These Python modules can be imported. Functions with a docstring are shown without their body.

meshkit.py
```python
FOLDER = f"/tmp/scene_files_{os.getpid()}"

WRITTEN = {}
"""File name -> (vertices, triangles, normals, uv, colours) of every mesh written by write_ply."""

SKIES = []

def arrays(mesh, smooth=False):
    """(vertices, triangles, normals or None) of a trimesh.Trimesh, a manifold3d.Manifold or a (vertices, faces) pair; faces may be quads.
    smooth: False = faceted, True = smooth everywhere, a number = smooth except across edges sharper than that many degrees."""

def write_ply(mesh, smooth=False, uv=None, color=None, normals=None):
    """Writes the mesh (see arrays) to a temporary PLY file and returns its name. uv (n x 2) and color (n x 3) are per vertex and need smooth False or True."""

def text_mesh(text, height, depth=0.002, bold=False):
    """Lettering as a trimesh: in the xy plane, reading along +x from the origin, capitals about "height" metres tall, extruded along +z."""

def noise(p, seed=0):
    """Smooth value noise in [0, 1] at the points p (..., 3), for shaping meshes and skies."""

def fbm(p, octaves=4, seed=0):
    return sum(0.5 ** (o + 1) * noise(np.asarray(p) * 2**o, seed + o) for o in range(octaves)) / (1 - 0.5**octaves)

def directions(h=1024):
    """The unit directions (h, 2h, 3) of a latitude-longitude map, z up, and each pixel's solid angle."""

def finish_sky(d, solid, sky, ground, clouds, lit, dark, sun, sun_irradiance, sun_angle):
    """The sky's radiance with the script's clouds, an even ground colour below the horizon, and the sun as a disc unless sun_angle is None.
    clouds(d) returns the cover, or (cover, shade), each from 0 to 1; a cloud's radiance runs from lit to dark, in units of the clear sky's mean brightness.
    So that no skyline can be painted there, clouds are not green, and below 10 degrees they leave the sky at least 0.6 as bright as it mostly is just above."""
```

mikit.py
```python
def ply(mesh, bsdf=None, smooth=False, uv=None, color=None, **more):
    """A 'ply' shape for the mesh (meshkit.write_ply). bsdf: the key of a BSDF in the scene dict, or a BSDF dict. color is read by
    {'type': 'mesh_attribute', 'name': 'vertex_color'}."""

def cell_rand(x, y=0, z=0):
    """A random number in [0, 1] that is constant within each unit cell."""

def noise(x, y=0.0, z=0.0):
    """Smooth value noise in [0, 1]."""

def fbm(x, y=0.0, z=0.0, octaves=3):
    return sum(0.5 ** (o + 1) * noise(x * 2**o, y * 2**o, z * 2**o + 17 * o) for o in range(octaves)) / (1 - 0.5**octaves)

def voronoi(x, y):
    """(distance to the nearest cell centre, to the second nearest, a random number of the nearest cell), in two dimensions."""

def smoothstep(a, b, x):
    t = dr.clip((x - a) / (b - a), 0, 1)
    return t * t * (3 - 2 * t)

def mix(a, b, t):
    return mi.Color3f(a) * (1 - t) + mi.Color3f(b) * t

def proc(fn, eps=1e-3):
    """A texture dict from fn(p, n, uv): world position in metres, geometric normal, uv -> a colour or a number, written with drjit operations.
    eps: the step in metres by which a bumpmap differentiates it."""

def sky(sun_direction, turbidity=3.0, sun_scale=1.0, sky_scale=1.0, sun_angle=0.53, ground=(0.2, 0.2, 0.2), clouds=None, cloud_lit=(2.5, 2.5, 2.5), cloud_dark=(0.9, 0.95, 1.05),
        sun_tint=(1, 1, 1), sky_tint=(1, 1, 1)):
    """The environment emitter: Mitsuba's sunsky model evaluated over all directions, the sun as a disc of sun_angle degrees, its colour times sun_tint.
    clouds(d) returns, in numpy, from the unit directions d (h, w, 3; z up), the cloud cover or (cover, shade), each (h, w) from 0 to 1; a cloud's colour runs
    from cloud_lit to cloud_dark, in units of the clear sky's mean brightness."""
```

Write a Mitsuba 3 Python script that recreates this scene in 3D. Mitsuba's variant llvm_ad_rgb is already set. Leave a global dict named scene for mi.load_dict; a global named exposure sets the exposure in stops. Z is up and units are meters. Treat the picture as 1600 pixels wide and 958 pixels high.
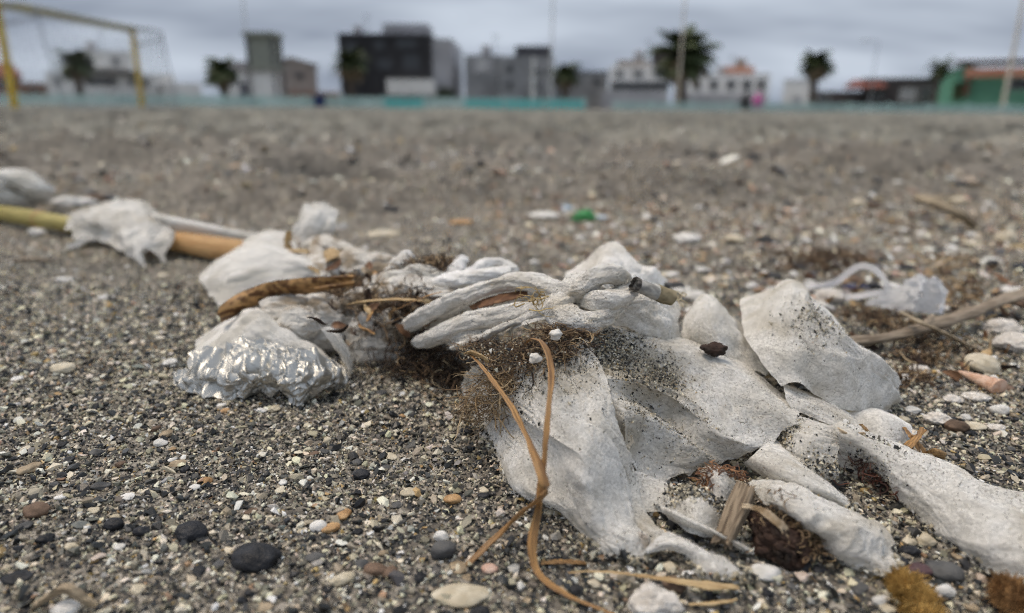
import math, random
import numpy as np, trimesh, mitsuba as mi, drjit as dr
import mikit, meshkit
from scipy.interpolate import CubicSpline
from scipy.spatial.transform import Rotation as Rot
T = mi.ScalarTransform4f
scene, labels = {}, {}
RNG = np.random.default_rng(7)

# ------------------------------------------------------------------ camera
H, PITCH, ROLL, FOC = 0.13, math.atan(311.6 / 1081), math.radians(0.5), 1081.0   # FOC in pixels of a 1600 wide picture
CX, CY = 800.0, 479.0
F0 = np.array([0, math.cos(PITCH), -math.sin(PITCH)])
U0 = np.array([0, math.sin(PITCH), math.cos(PITCH)])
X0 = np.array([1.0, 0, 0])
RV = math.cos(ROLL) * X0 + math.sin(ROLL) * U0
UV = -math.sin(ROLL) * X0 + math.cos(ROLL) * U0
EYE = np.array([0, 0, H])
scene['camera'] = {
    'type': 'thinlens', 'fov_axis': 'x', 'fov': math.degrees(2 * math.atan(800 / FOC)),
    'to_world': T().look_at(origin=EYE.tolist(), target=(EYE + F0).tolist(), up=UV.tolist()),
    'aperture_radius': 0.0019, 'focus_distance': 0.257, 'near_clip': 0.01, 'far_clip': 3000.0}
exposure = 2.28

# ------------------------------------------------------------------ sky: an even overcast with soft cloud banks
def clouds(d):
    el = np.clip(d[..., 2], 0, 1)
    s = np.stack([d[..., 0] / (el + 0.22), d[..., 1] / (el + 0.22), 0 * el], -1)
    n = meshkit.fbm(s * np.array([1.3, 2.6, 1]) + 3.1, 4, seed=5)
    shade = np.clip(0.5 + 2.0 * (n - 0.5), 0, 1) * 0.62 + 0.45 * (1 - el) ** 1.5
    return np.ones_like(el), np.clip(shade, 0, 1)
scene['sky'] = mikit.sky((-0.36, 0.06, 0.93), turbidity=4, sun_scale=0.30, sun_angle=34, clouds=clouds,
                         cloud_lit=(1.46, 1.61, 1.80), cloud_dark=(0.45, 0.525, 0.67), ground=(0.17, 0.16, 0.14))

# ------------------------------------------------------------------ helpers
def ray(px, py):
    a, b = (np.asarray(px, float) - CX) / FOC, (CY - np.asarray(py, float)) / FOC
    return F0 + a[..., None] * RV + b[..., None] * UV if np.ndim(a) else F0 + a * RV + b * UV

def smooth01(a, b, x):
    t = np.clip((x - a) / (b - a), 0, 1)
    return t * t * (3 - 2 * t)

PITS = [(0.12, 1.95, .34, .10, .030), (-0.93, 1.30, .20, .06, .016), (0.55, 2.45, .28, .12, .026), (-0.35, 2.3, .30, .10, .022),
        (-1.9, 2.9, .35, .16, .03), (1.7, 2.8, .4, .16, .03), (0.05, 3.4, .5, .2, .04), (-0.28, .86, .14, .035, .006), (2.6, 4.2, .6, .25, .05), (-2.2, 5.2, .8, .3, .06)]
_r = np.random.default_rng(21)
_py = 1.1 * np.exp(_r.uniform(0, 2.2, 90)); _px = _py * _r.uniform(-.85, .85, 90)
FOOT = np.stack([_px, _py, _r.uniform(.09, .20, 90), _r.uniform(.05, .11, 90), _r.uniform(.022, .055, 90), _r.uniform(-.6, .6, 90)], 1)
def g(x, y):
    """Height of the sand at x, y."""
    x, y = np.asarray(x, float), np.asarray(y, float)
    r = np.hypot(x, y)
    p = np.stack([x, y, 0 * x], -1)
    z = 0.0030 * (meshkit.fbm(p / 0.05, 3, 1) - 0.5) + 0.006 * (meshkit.fbm(p / 0.22, 2, 2) - 0.5) * smooth01(.3, .8, r)
    z = z + 0.055 * (meshkit.fbm(p / 0.40, 3, 3) - 0.5) * smooth01(0.8, 2.2, r) + 0.10 * (meshkit.fbm(p / 1.3, 3, 4) - 0.5) * smooth01(2.0, 6.0, r) * (1 - smooth01(20, 30, r))
    if r.max() > .9:
        for cx, cy, a, b, h, t in FOOT:
            u, v = ((x - cx) * math.cos(t) + (y - cy) * math.sin(t)) / a, ((y - cy) * math.cos(t) - (x - cx) * math.sin(t)) / b
            q = u * u + v * v
            z = z - h * np.exp(-q * 1.4) + .5 * h * np.exp(-(np.sqrt(q) - 1.6) ** 2 * 3)
    if r.max() > 20:
        z = z + .16 * meshkit.fbm(p * np.array([1 / 2.2, 1 / 1.5, 1]), 3, 9) * smooth01(27, 32, y) * (1 - smooth01(33.2, 34, y))
    for cx, cy, a, b, h in PITS:
        q = ((x - cx) / a) ** 2 + ((y - cy) / b) ** 2
        z = z - h * np.exp(-q * 1.4) + 0.45 * h * np.exp(-(np.sqrt(q) - 1.7) ** 2 * 3)
    return z

def P(px, py, h):
    """The point seen at the pixel that stands h above the sand."""
    d = ray(px, py)
    z = h
    for _ in range(3):
        q = EYE + d * ((z - H) / d[2])
        z = h + float(g(q[0], q[1]))
    return EYE + d * ((z - H) / d[2])

def B(px, py, Y):
    """The point seen at the pixel that stands Y metres ahead."""
    d = ray(px, py)
    return EYE + d * (Y / d[1])

def add(key, mesh, bsdf, label=None, cat=None, group=None, kind=None, smooth=False, color=None, uv=None):
    base, n = key, 0
    while key in scene:
        n += 1
        key = f'{base}_{n:03d}'
    scene[key] = mikit.ply(mesh, bsdf, smooth=smooth, color=color, uv=uv)
    info(key, label, cat, group, kind)
    return key

def info(key, label=None, cat=None, group=None, kind=None):
    d = {k: v for k, v in (('label', label), ('category', cat), ('group', group), ('kind', kind)) if v}
    if d:
        labels[key] = d

HOLD = {}
def thing(name, label, cat, group=None):
    key = name
    if name in HOLD:
        HOLD[name] += 1
        key = f'{name}_{HOLD[name]:03d}'
    else:
        HOLD[name] = 0
    info(key, label, cat, group)
    return key

def rgb(c):
    return {'type': 'rgb', 'value': [float(x) for x in c]}

def mat(name, color, rough=0.7, spec=0.4, two=True, bump=None, **more):
    tex = color if isinstance(color, dict) else rgb(color)
    b = {'type': 'principled', 'base_color': tex, 'roughness': rough, 'specular': spec, **more}
    if bump is not None:
        b = {'type': 'bumpmap', 'arbitrary': bump[0], 'scale': bump[1], 'bsdf': b}
    scene[name] = {'type': 'twosided', 'bsdf': b} if two else b
    return name

def mixed(name, a, b, scale, rough=0.7, spec=0.3, lo=0.3, hi=0.7, oct=4, bump=None, stretch=(1, 1, 1), **more):
    sx, sy, sz = (s / scale for s in stretch)
    fn = lambda p, n, uv: mikit.mix(mi.Color3f(*a), mi.Color3f(*b), mikit.smoothstep(lo, hi, mikit.fbm(p.x * sx + 9.1, p.y * sy + 4.3, p.z * sz + 7.7, oct)))
    return mat(name, mikit.proc(fn), rough, spec, bump=bump, **more)

def vmat(name, rough=0.55, spec=0.4, **more):
    return mat(name, {'type': 'mesh_attribute', 'name': 'vertex_color'}, rough, spec, **more)

def spline(pts, n, power=0.6):
    """n points along the smooth curve through pts, evenly by length."""
    pts = np.asarray(pts, float)
    if len(pts) < 3:
        return pts[0] + (pts[-1] - pts[0]) * np.linspace(0, 1, n)[:, None]
    t = np.r_[0, np.cumsum(np.maximum(np.linalg.norm(np.diff(pts, axis=0), axis=1), 1e-6) ** power)]
    fine = CubicSpline(t, pts, bc_type='natural')(np.linspace(0, t[-1], 12 * n))
    s = np.r_[0, np.cumsum(np.linalg.norm(np.diff(fine, axis=0), axis=1))]
    q = np.linspace(0, s[-1], n)
    return np.stack([np.interp(q, s, fine[:, k]) for k in range(fine.shape[1])], 1)

def normals_grid(X):
    du, dv = np.gradient(X, axis=0), np.gradient(X, axis=1)
    n = np.cross(du, dv)
    return n / np.maximum(np.linalg.norm(n, axis=-1, keepdims=True), 1e-12)

def solid(X, t):
    """A sheet of thickness t round the grid of points X."""
    nu, nv = X.shape[:2]
    N = normals_grid(X)
    tt = np.full((nu, nv, 1), t / 2.0)
    top, bot = (X + N * tt).reshape(-1, 3), (X - N * tt).reshape(-1, 3)
    i = np.arange(nu * nv).reshape(nu, nv)
    a, b, c, d = i[:-1, :-1].ravel(), i[1:, :-1].ravel(), i[1:, 1:].ravel(), i[:-1, 1:].ravel()
    f = np.vstack([np.stack([a, b, c], 1), np.stack([a, c, d], 1)])
    m = nu * nv
    ring = np.r_[i[0, :], i[1:, -1], i[-1, -2::-1], i[-2:0:-1, 0]]
    nx = np.roll(ring, -1)
    side = np.vstack([np.stack([ring, ring + m, nx + m], 1), np.stack([ring, nx + m, nx], 1)])
    return trimesh.Trimesh(np.vstack([top, bot]), np.vstack([f, f[:, ::-1] + m, side]), process=False)

def tube(path, rad, sides=6, cap=True, flat=1.0, section=None):
    """A tapered tube; section(theta, s) multiplies the radius."""
    path = np.asarray(path, float)
    n = len(path)
    rad = np.interp(np.linspace(0, 1, n), np.linspace(0, 1, np.size(rad)), np.atleast_1d(rad)) if np.size(rad) > 1 else np.full(n, float(np.ravel(rad)[0]))
    tan = np.gradient(path, axis=0)
    tan /= np.maximum(np.linalg.norm(tan, axis=1, keepdims=True), 1e-12)
    up = np.array([0.03, 0.05, 1.0])
    s = np.cross(tan, up)
    s /= np.maximum(np.linalg.norm(s, axis=1, keepdims=True), 1e-9)
    w = np.cross(s, tan)
    th = np.arange(sides) / sides * 2 * np.pi
    R = rad[:, None] * np.ones(sides)
    if section is not None:
        R = R * section(th[None, :], np.linspace(0, 1, n)[:, None])
    v = path[:, None] + R[..., None] * (np.cos(th)[None, :, None] * s[:, None] + flat * np.sin(th)[None, :, None] * w[:, None])
    i = np.arange(n * sides).reshape(n, sides)
    j = np.roll(i, -1, 1)
    a, b, c, d = i[:-1].ravel(), j[:-1].ravel(), j[1:].ravel(), i[1:].ravel()
    f = [np.stack([a, b, c], 1), np.stack([a, c, d], 1)]
    V = [v.reshape(-1, 3)]
    if cap:
        V.append(path[[0, -1]] + np.stack([-tan[0] * rad[0], tan[-1] * rad[-1]]) * 0.35)
        m = n * sides
        f += [np.stack([j[0], i[0], np.full(sides, m)], 1), np.stack([i[-1], j[-1], np.full(sides, m + 1)], 1)]
    return np.vstack(V), np.vstack(f)

def join(parts):
    V, F, at = [], [], 0
    for v, f in parts:
        V.append(v); F.append(f + at); at += len(v)
    return trimesh.Trimesh(np.vstack(V), np.vstack(F), process=False)

def box(lo, hi):
    lo, hi = np.minimum(lo, hi), np.maximum(lo, hi)
    m = trimesh.creation.box(extents=np.asarray(hi, float) - lo)
    m.apply_translation((np.asarray(hi, float) + lo) / 2)
    return np.array(m.vertices), np.array(m.faces)

def scatter(base_list, pos, size, rot, color, squash=None):
    """Many copies of small bodies as one mesh with a colour per vertex."""
    which = RNG.integers(0, len(base_list), len(pos))
    V, F, C, at = [], [], [], 0
    M = Rot.from_quat(rot).as_matrix()
    for k, (bv, bf) in enumerate(base_list):
        s = which == k
        if not s.any():
            continue
        v = bv[None] * size[s][:, None, :]
        v = np.einsum('kij,knj->kni', M[s], v)
        if squash is not None:
            v[..., 2] *= squash
        v = v + pos[s][:, None]
        n = s.sum()
        V.append(v.reshape(-1, 3))
        F.append((bf[None] + (np.arange(n) * len(bv))[:, None, None]).reshape(-1, 3) + at)
        C.append(np.repeat(color[s], len(bv), 0))
        at += n * len(bv)
    return trimesh.Trimesh(np.vstack(V), np.vstack(F), process=False), np.vstack(C)

def lump(seed, level=2, amp=0.35, freq=1.3, rough=0.0):
    """A unit pebble of uneven outline."""
    m = trimesh.creation.icosphere(level)
    v = np.array(m.vertices)
    r = 1 + amp * (meshkit.fbm(v * freq + seed * 7.3, 2, seed) - 0.5) * 2
    if rough:
        r = r + rough * (meshkit.fbm(v * freq * 4 + seed * 3.3, 3, seed + 9) - 0.5) * 2
    return v * r[:, None], np.array(m.faces)

def hull_bit(seed, n):
    r = np.random.default_rng(seed)
    p = r.normal(size=(n, 3)); p /= np.linalg.norm(p, axis=1, keepdims=True)
    p *= r.uniform(.75, 1.1, (n, 1))
    h = trimesh.convex.convex_hull(p)
    return np.array(h.vertices), np.array(h.faces)

def rand_rot(n, tilt=None):
    if tilt is None:
        return Rot.random(n, random_state=int(RNG.integers(1 << 30))).as_quat()
    e = np.stack([RNG.uniform(0, 2 * np.pi, n), RNG.normal(0, tilt, n), RNG.normal(0, tilt, n)], 1)
    return Rot.from_euler('zyx', e).as_quat()

# ------------------------------------------------------------------ the sand
def sand_color(p, n, uv):
    def cells(s, seed):
        return mikit.voronoi(p.x / s + seed, p.y / s + seed)[2]
    a, b, c = cells(0.0019, 3.7), cells(0.006, 8.1), cells(0.017, 1.3)
    r = dr.hypot(p.x, p.y)
    w = 0.55 * a + 0.28 * b + 0.17 * c
    col = mikit.mix(mi.Color3f(.050, .050, .052), mi.Color3f(.145, .130, .110), mikit.smoothstep(.16, .46, w))
    col = mikit.mix(col, mi.Color3f(.36, .33, .285), mikit.smoothstep(.48, .82, w))
    far = mikit.mix(mi.Color3f(.062, .061, .054), mi.Color3f(.250, .243, .210), mikit.smoothstep(.30, .70, .55 * mikit.fbm(p.x / .10, p.y / .22, 0, 4) + .45 * mikit.fbm(p.x / .02, p.y / .03, 0, 3)))
    big = mikit.fbm(p.x / 1.7 + 5, p.y / 1.7, 2, 4)
    far = far * (0.70 + 0.60 * big)
    return mikit.mix(col, far, mikit.smoothstep(.9, 4.0, r))
mat('sand_surface', mikit.proc(sand_color), 0.85, 0.2,
    bump=(mikit.proc(lambda p, n, uv: mikit.fbm(p.x / .0035, p.y / .0035, 0, 3), eps=4e-4), 0.0015))
ang = np.r_[np.linspace(-50, 50, 440), np.linspace(51.5, 308.5, 90)] * np.pi / 180
rad = np.r_[0.0, np.geomspace(0.03, 30, 520), np.geomspace(31, 1500, 26)]
A, R = np.meshgrid(ang, rad, indexing='ij')
gx, gy = R * np.sin(A), R * np.cos(A)
V = np.stack([gx, gy, g(gx, gy)], -1)
i = np.arange(A.size).reshape(A.shape)
a, b = i, np.roll(i, -1, 0)
f = np.vstack([np.stack([a[:, :-1].ravel(), b[:, 1:].ravel(), b[:, :-1].ravel()], 1), np.stack([a[:, :-1].ravel(), a[:, 1:].ravel(), b[:, 1:].ravel()], 1)])
f = f[:, ::-1]
add('sand', (V.reshape(-1, 3), f), 'sand_surface', 'grey coarse beach sand reaching to the turquoise fence', kind='structure', smooth=True)

# ------------------------------------------------------------------ the grains of the near sand
PAL = np.array([[.014, .015, .016], [.027, .029, .030], [.058, .059, .056], [.120, .115, .094], [.23, .205, .155], [.39, .345, .25], [.63, .57, .44], [.77, .73, .62], [.42, .30, .13], [.42, .27, .17], [.18, .11, .06], [.31, .31, .285]])
PW = np.array([.22, .12, .06, .07, .10, .13, .16, .10, .025, .006, .006, .03]); PW /= PW.sum()
OCT = [hull_bit(s, 6) for s in range(10)]
BIT = [hull_bit(40 + s, 11) for s in range(10)]
def grains(n, y0, y1, med, sig, big, margin=0.10, bases=OCT, tilt=.5, lift=0.35, palette=(PAL, PW), flat=(.45, .85), xr=(-1, 1)):
    y = np.sqrt(RNG.uniform(y0 ** 2, y1 ** 2, n))
    x = RNG.uniform(*xr, n) * (0.76 * y + margin)
    s = np.clip(med * np.exp(sig * RNG.normal(size=n)), med * .45, big) / 2
    size = s[:, None] * np.stack([RNG.uniform(.9, 1.5, n), RNG.uniform(.7, 1.0, n), RNG.uniform(*flat, n)], 1)
    z = g(x, y) + size[:, 2] * RNG.uniform(0.0, 1.0, n) * lift + RNG.uniform(0, .0004, n)
    col = palette[0][RNG.choice(len(palette[0]), n, p=palette[1])] * RNG.uniform(.75, 1.25, (n, 1)) * RNG.uniform(.94, 1.06, (n, 3))
    return scatter(bases, np.stack([x, y, z], 1), size, rand_rot(n, tilt), np.clip(col, 0, .75))
vmat('grain', 0.38, 0.5)
parts = [grains(125000, .135, .40, .00110, .42, .0034, .03), grains(46000, .38, .62, .0017, .45, .0045, .05), grains(26000, .135, .50, .0021, .40, .0050, .03, bases=BIT, tilt=.35, lift=.8)]
for k, (m, c) in enumerate(parts[:3]):
    add('gravel', m, 'grain', 'coarse grit of dark, cream and orange grains covering the near sand', kind='stuff', color=c)
LP = (PAL, np.array([.05, .07, .07, .10, .14, .16, .16, .10, .07, .04, .02, .02]))
m, c = grains(30000, .60, 1.15, .0032, .45, .010, .08, tilt=.4, palette=LP)
add('beach_grit', m, 'grain', 'blurred pale and dark grit farther up the beach', kind='stuff', color=c)
m, c = grains(27000, 1.1, 7.0, .0115, .5, .036, .2, tilt=.35, palette=(PAL, np.array([.20, .12, .06, .08, .10, .13, .14, .11, .03, .01, .01, .01])))
add('beach_grit', m, 'grain', kind='stuff', color=c)

m, c = grains(3200, .42, .95, .0058, .40, .014, .06, bases=BIT, tilt=.4, lift=.8, flat=(.22, .55), xr=(-.05, 1),
              palette=(np.array([[.70, .67, .60], [.55, .48, .37], [.38, .26, .14], [.20, .12, .07], [.10, .06, .04], [.05, .05, .055], [.45, .30, .22], [.30, .28, .24]]), np.array([.20, .16, .14, .14, .12, .10, .06, .08])))
m2, c2 = grains(5200, .9, 2.6, .0105, .42, .026, .1, bases=BIT, tilt=.4, lift=.8, flat=(.25, .6), palette=(np.array([[.70, .67, .60], [.50, .45, .36], [.30, .22, .13], [.15, .10, .07], [.03, .03, .032], [.07, .07, .07], [.45, .30, .20]]), np.array([.20, .14, .12, .12, .22, .14, .06])))
m, c = trimesh.util.concatenate([m, m2]), np.vstack([c, c2])
add('beach_litter', m, 'grain', 'band of shell chips and brown plant bits on the sand behind the cloth', kind='stuff', color=c)

# ------------------------------------------------------------------ background
mat('turquoise', (.15, .58, .55), .55); mixed('pale_teal', (.38, .54, .51), (.54, .70, .66), 1.1); mat('teal_rail', (.50, .68, .64), .5)
mixed('white_wall', (.66, .65, .63), (.80, .79, .77), 1.5); mixed('grey_wall', (.21, .215, .225), (.29, .295, .305), 1.2); mixed('dark_wall', (.020, .020, .023), (.028, .028, .031), 1.5)
mixed('brown_dark_wall', (.058, .050, .052), (.085, .075, .075), 1.0); mixed('tan_wall', (.26, .23, .21), (.32, .29, .26), 1.4); mixed('green_wall', (.14, .37, .25), (.18, .43, .30), 1.3)
mixed('red_roof', (.14, .045, .035), (.20, .07, .05), .5); mixed('orange_wall', (.42, .19, .12), (.50, .25, .17), 1.2); mat('window_dark', (.035, .04, .045), .2, .5); mat('frame_white', (.6, .6, .6), .5)
mixed('mid_grey_wall', (.32, .32, .34), (.41, .41, .43), 1.5); mat('slate', (.05, .05, .06), .6); mixed('palm_trunk', (.050, .040, .032), (.10, .08, .062), .15); mixed('frond_green', (.030, .045, .018), (.060, .082, .030), .4, rough=.6)
mixed('frond_dry', (.12, .092, .055), (.20, .155, .09), .3); mixed('yellow_paint', (.58, .39, .035), (.68, .49, .07), .5, rough=.45); mixed('pale_yellow', (.40, .35, .15), (.48, .43, .21), .6, rough=.5); mat('net_cord', (.10, .10, .11), .8)
mat('pole_white', (.60, .61, .60), .5); mixed('beige_pole', (.58, .52, .43), (.66, .60, .51), .8); mat('pole_grey', (.30, .32, .34), .5); mat('blue_bin', (.012, .030, .12), .5); mat('navy', (.018, .022, .05), .6)
mat('black_plastic', (.012, .012, .014), .5); mat('pink', (.55, .12, .36), .7); mixed('bush_green', (.02, .034, .014), (.045, .06, .02), .3); mixed('board_green', (.22, .235, .20), (.27, .28, .24), .7); mixed('brick', (.24, .13, .09), (.32, .19, .13), .8)
mixed('pavement_grey', (.24, .23, .21), (.30, .29, .27), 2.0)

def at_ground(px, Y):
    q = B(px, 170, Y); return np.array([q[0], Y, 0.0])

def px_box(x0, x1, y0, Y, depth, z0=0.0, y1=None):
    """A box whose front face covers the columns x0..x1 and reaches up to row y0."""
    a, b = B(x0, y0, Y), B(x1, y0, Y)
    lo = z0 if y1 is None else B((x0 + x1) / 2, y1, Y)[2]
    return np.array([a[0], Y, lo]), np.array([b[0], Y + depth, (a[2] + b[2]) / 2])

def wall(t, *a, m='white_wall', part='wall', **k):
    lo, hi = px_box(*a, **k)
    return add(f'{t}__{part}', join([box(lo, hi)]), m)

def opening(t, x0, x1, y0, y1, Y, part='window', m='window_dark', frame='frame_white', fw=.06, out=.05):
    """A framed opening on a front wall at distance Y."""
    a, b = B(x0, y0, Y), B(x1, y1, Y)
    k = add(f'{t}__{part}', join([box([a[0], Y - out * .4, b[2]], [b[0], Y + .02, a[2]])]), m)
    fr = [box([a[0] - fw, Y - out, b[2] - fw], [a[0], Y + .02, a[2] + fw]), box([b[0], Y - out, b[2] - fw], [b[0] + fw, Y + .02, a[2] + fw]),
          box([a[0], Y - out, a[2]], [b[0], Y + .02, a[2] + fw]), box([a[0], Y - out, b[2] - fw], [b[0], Y + .02, b[2]])]
    if abs(b[0] - a[0]) > 1.2:
        c = (a[0] + b[0]) / 2
        fr.append(box([c - fw / 2, Y - out, b[2]], [c + fw / 2, Y + .015, a[2]]))
    add(f'{k}__frame', join(fr), frame)

def parapet(t, x0, x1, y0, Y, depth, m, h=.18, o=.08):
    lo, hi = px_box(x0, x1, y0, Y, depth)
    add(f'{t}__cornice', join([box([lo[0] - o, lo[1] - o, hi[2]], [hi[0] + o, hi[1] + o, hi[2] + h])]), m)

def roof_gable(t, x0, x1, y_eave, y_peak, Y, depth, m, along='x', xp=None, over=.2):
    a, b = B(x0, y_eave, Y), B(x1, y_eave, Y)
    xp = (a[0] + b[0]) / 2 if xp is None else B(xp, y_peak, Y)[0]
    pk = B((x0 + x1) / 2, y_peak, Y)[2]
    e = (a[2] + b[2]) / 2 + .01
    if along == 'y':   # the gable faces the beach
        sec = np.array([[a[0] - over, e], [xp, pk], [b[0] + over, e], [b[0] + over, e + .12], [xp, pk + .14], [a[0] - over, e + .12]])
        v = np.vstack([np.c_[sec[:, 0], np.full(6, Y - over), sec[:, 1]], np.c_[sec[:, 0], np.full(6, Y + depth + over), sec[:, 1]]])
        q = []
        for k in range(6):
            n = (k + 1) % 6
            q += [[k, n, n + 6], [k, n + 6, k + 6]]
        q += [[0, 1, 4], [0, 4, 5], [1, 2, 3], [1, 3, 4], [6, 10, 7], [6, 11, 10], [7, 9, 8], [7, 10, 9]]
        add(f'{t}__roof', trimesh.Trimesh(v, q, process=False), m)
        v = np.array([[a[0], Y, e], [b[0], Y, e], [xp, Y, pk], [a[0], Y + .2, e], [b[0], Y + .2, e], [xp, Y + .2, pk]])
        return v
    v = np.array([[a[0] - over, Y - over, e], [b[0] + over, Y - over, e], [b[0] + over, Y + depth + over, e], [a[0] - over, Y + depth + over, e],
                  [a[0] + .4, Y + depth / 2, pk], [b[0] - .4, Y + depth / 2, pk]])
    add(f'{t}__roof', trimesh.Trimesh(v, [[0, 1, 5], [0, 5, 4], [1, 2, 5], [2, 3, 4], [2, 4, 5], [3, 0, 4], [0, 2, 1], [0, 3, 2]], process=False), m)

def gable(t, v, m):
    add(f'{t}__gable', trimesh.Trimesh(v, [[0, 1, 2], [3, 5, 4], [0, 3, 4], [0, 4, 1], [1, 4, 5], [1, 5, 2], [2, 5, 3], [2, 3, 0]], process=False), m)

# promenade behind the fence
add('promenade', join([box([-160, 36.5, -.3], [160, 48, .02])]), 'pavement_grey', 'paved promenade behind the turquoise fence', kind='structure')

# houses
Y = 72
t = thing('house', 'white two storey house with dark windows and a grey awning, behind the goal', 'house')
wall(t, 85, 262, 114, Y, 9); wall(t, 138, 212, 82, Y + 1.5, 6, part='upper_floor', z0=3.6); parapet(t, 138, 212, 82, Y + 1.5, 6, 'frame_white')
opening(t, 152, 162, 90, 101, Y + 1.5); opening(t, 186, 197, 90, 101, Y + 1.5); opening(t, 136, 182, 121, 134, Y)
lo, hi = px_box(136, 205, 109, Y - 1.1, 1.1, y1=115); add(f'{t}__awning', join([box(lo, hi)]), 'slate')
wall(t, 228, 284, 128, Y - 2, 5, m='white_wall', part='side_wing')
t = thing('house', 'red brown house at the left edge, behind the yellow goal post', 'house')
wall(t, -70, 22, 118, Y - 6, 8, m='brick'); roof_gable(t, -70, 22, 118, 94, Y - 6, 8, 'red_roof'); wall(t, 24, 44, 116, Y - 3, 5, m='brown_dark_wall', part='annexe'); opening(t, -8, 4, 126, 138, Y - 6)
t = thing('low_house', 'low brick coloured house between goal post and white house', 'house')
wall(t, 36, 84, 136, Y + 4, 6, m='brick'); roof_gable(t, 36, 84, 136, 127, Y + 4, 6, 'brown_dark_wall'); opening(t, 50, 60, 142, 150, Y + 4)
t = thing('gable_house', 'grey beige house with a shallow gable, right of the beach tower', 'house')
wall(t, 436, 493, 103, Y, 10, m='tan_wall'); gable(t, roof_gable(t, 436, 493, 103, 91, Y, 10, 'tan_wall', 'y', xp=452), 'tan_wall'); wall(t, 436, 515, 143, Y - 3, 3, m='brick', part='garden_wall'); opening(t, 462, 474, 114, 124, Y, m='window_dark', frame='tan_wall')
t = thing('house', 'dark roofed low house behind the beach tower', 'house')
wall(t, 355, 436, 112, Y + 5, 8, m='white_wall'); roof_gable(t, 355, 436, 112, 93, Y + 5, 8, 'slate'); opening(t, 362, 372, 120, 133, Y + 5)
t = thing('dark_house', 'large black modern house with a rooftop box and white garage front', 'house')
wall(t, 528, 672, 55, Y, 11, m='dark_wall'); wall(t, 597, 668, 37, Y + 4, 5, m='mid_grey_wall', part='roof_box', z0=7.0)
lo, hi = px_box(674, 706, 60, Y + .5, 14); add(f'{t}__side_wall', join([box(lo, hi)]), 'mid_grey_wall')
lo, hi = px_box(604, 676, 124, Y - 2.5, 2.5, y1=148); add(f'{t}__garage', join([box(lo, hi)]), 'white_wall')
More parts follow.
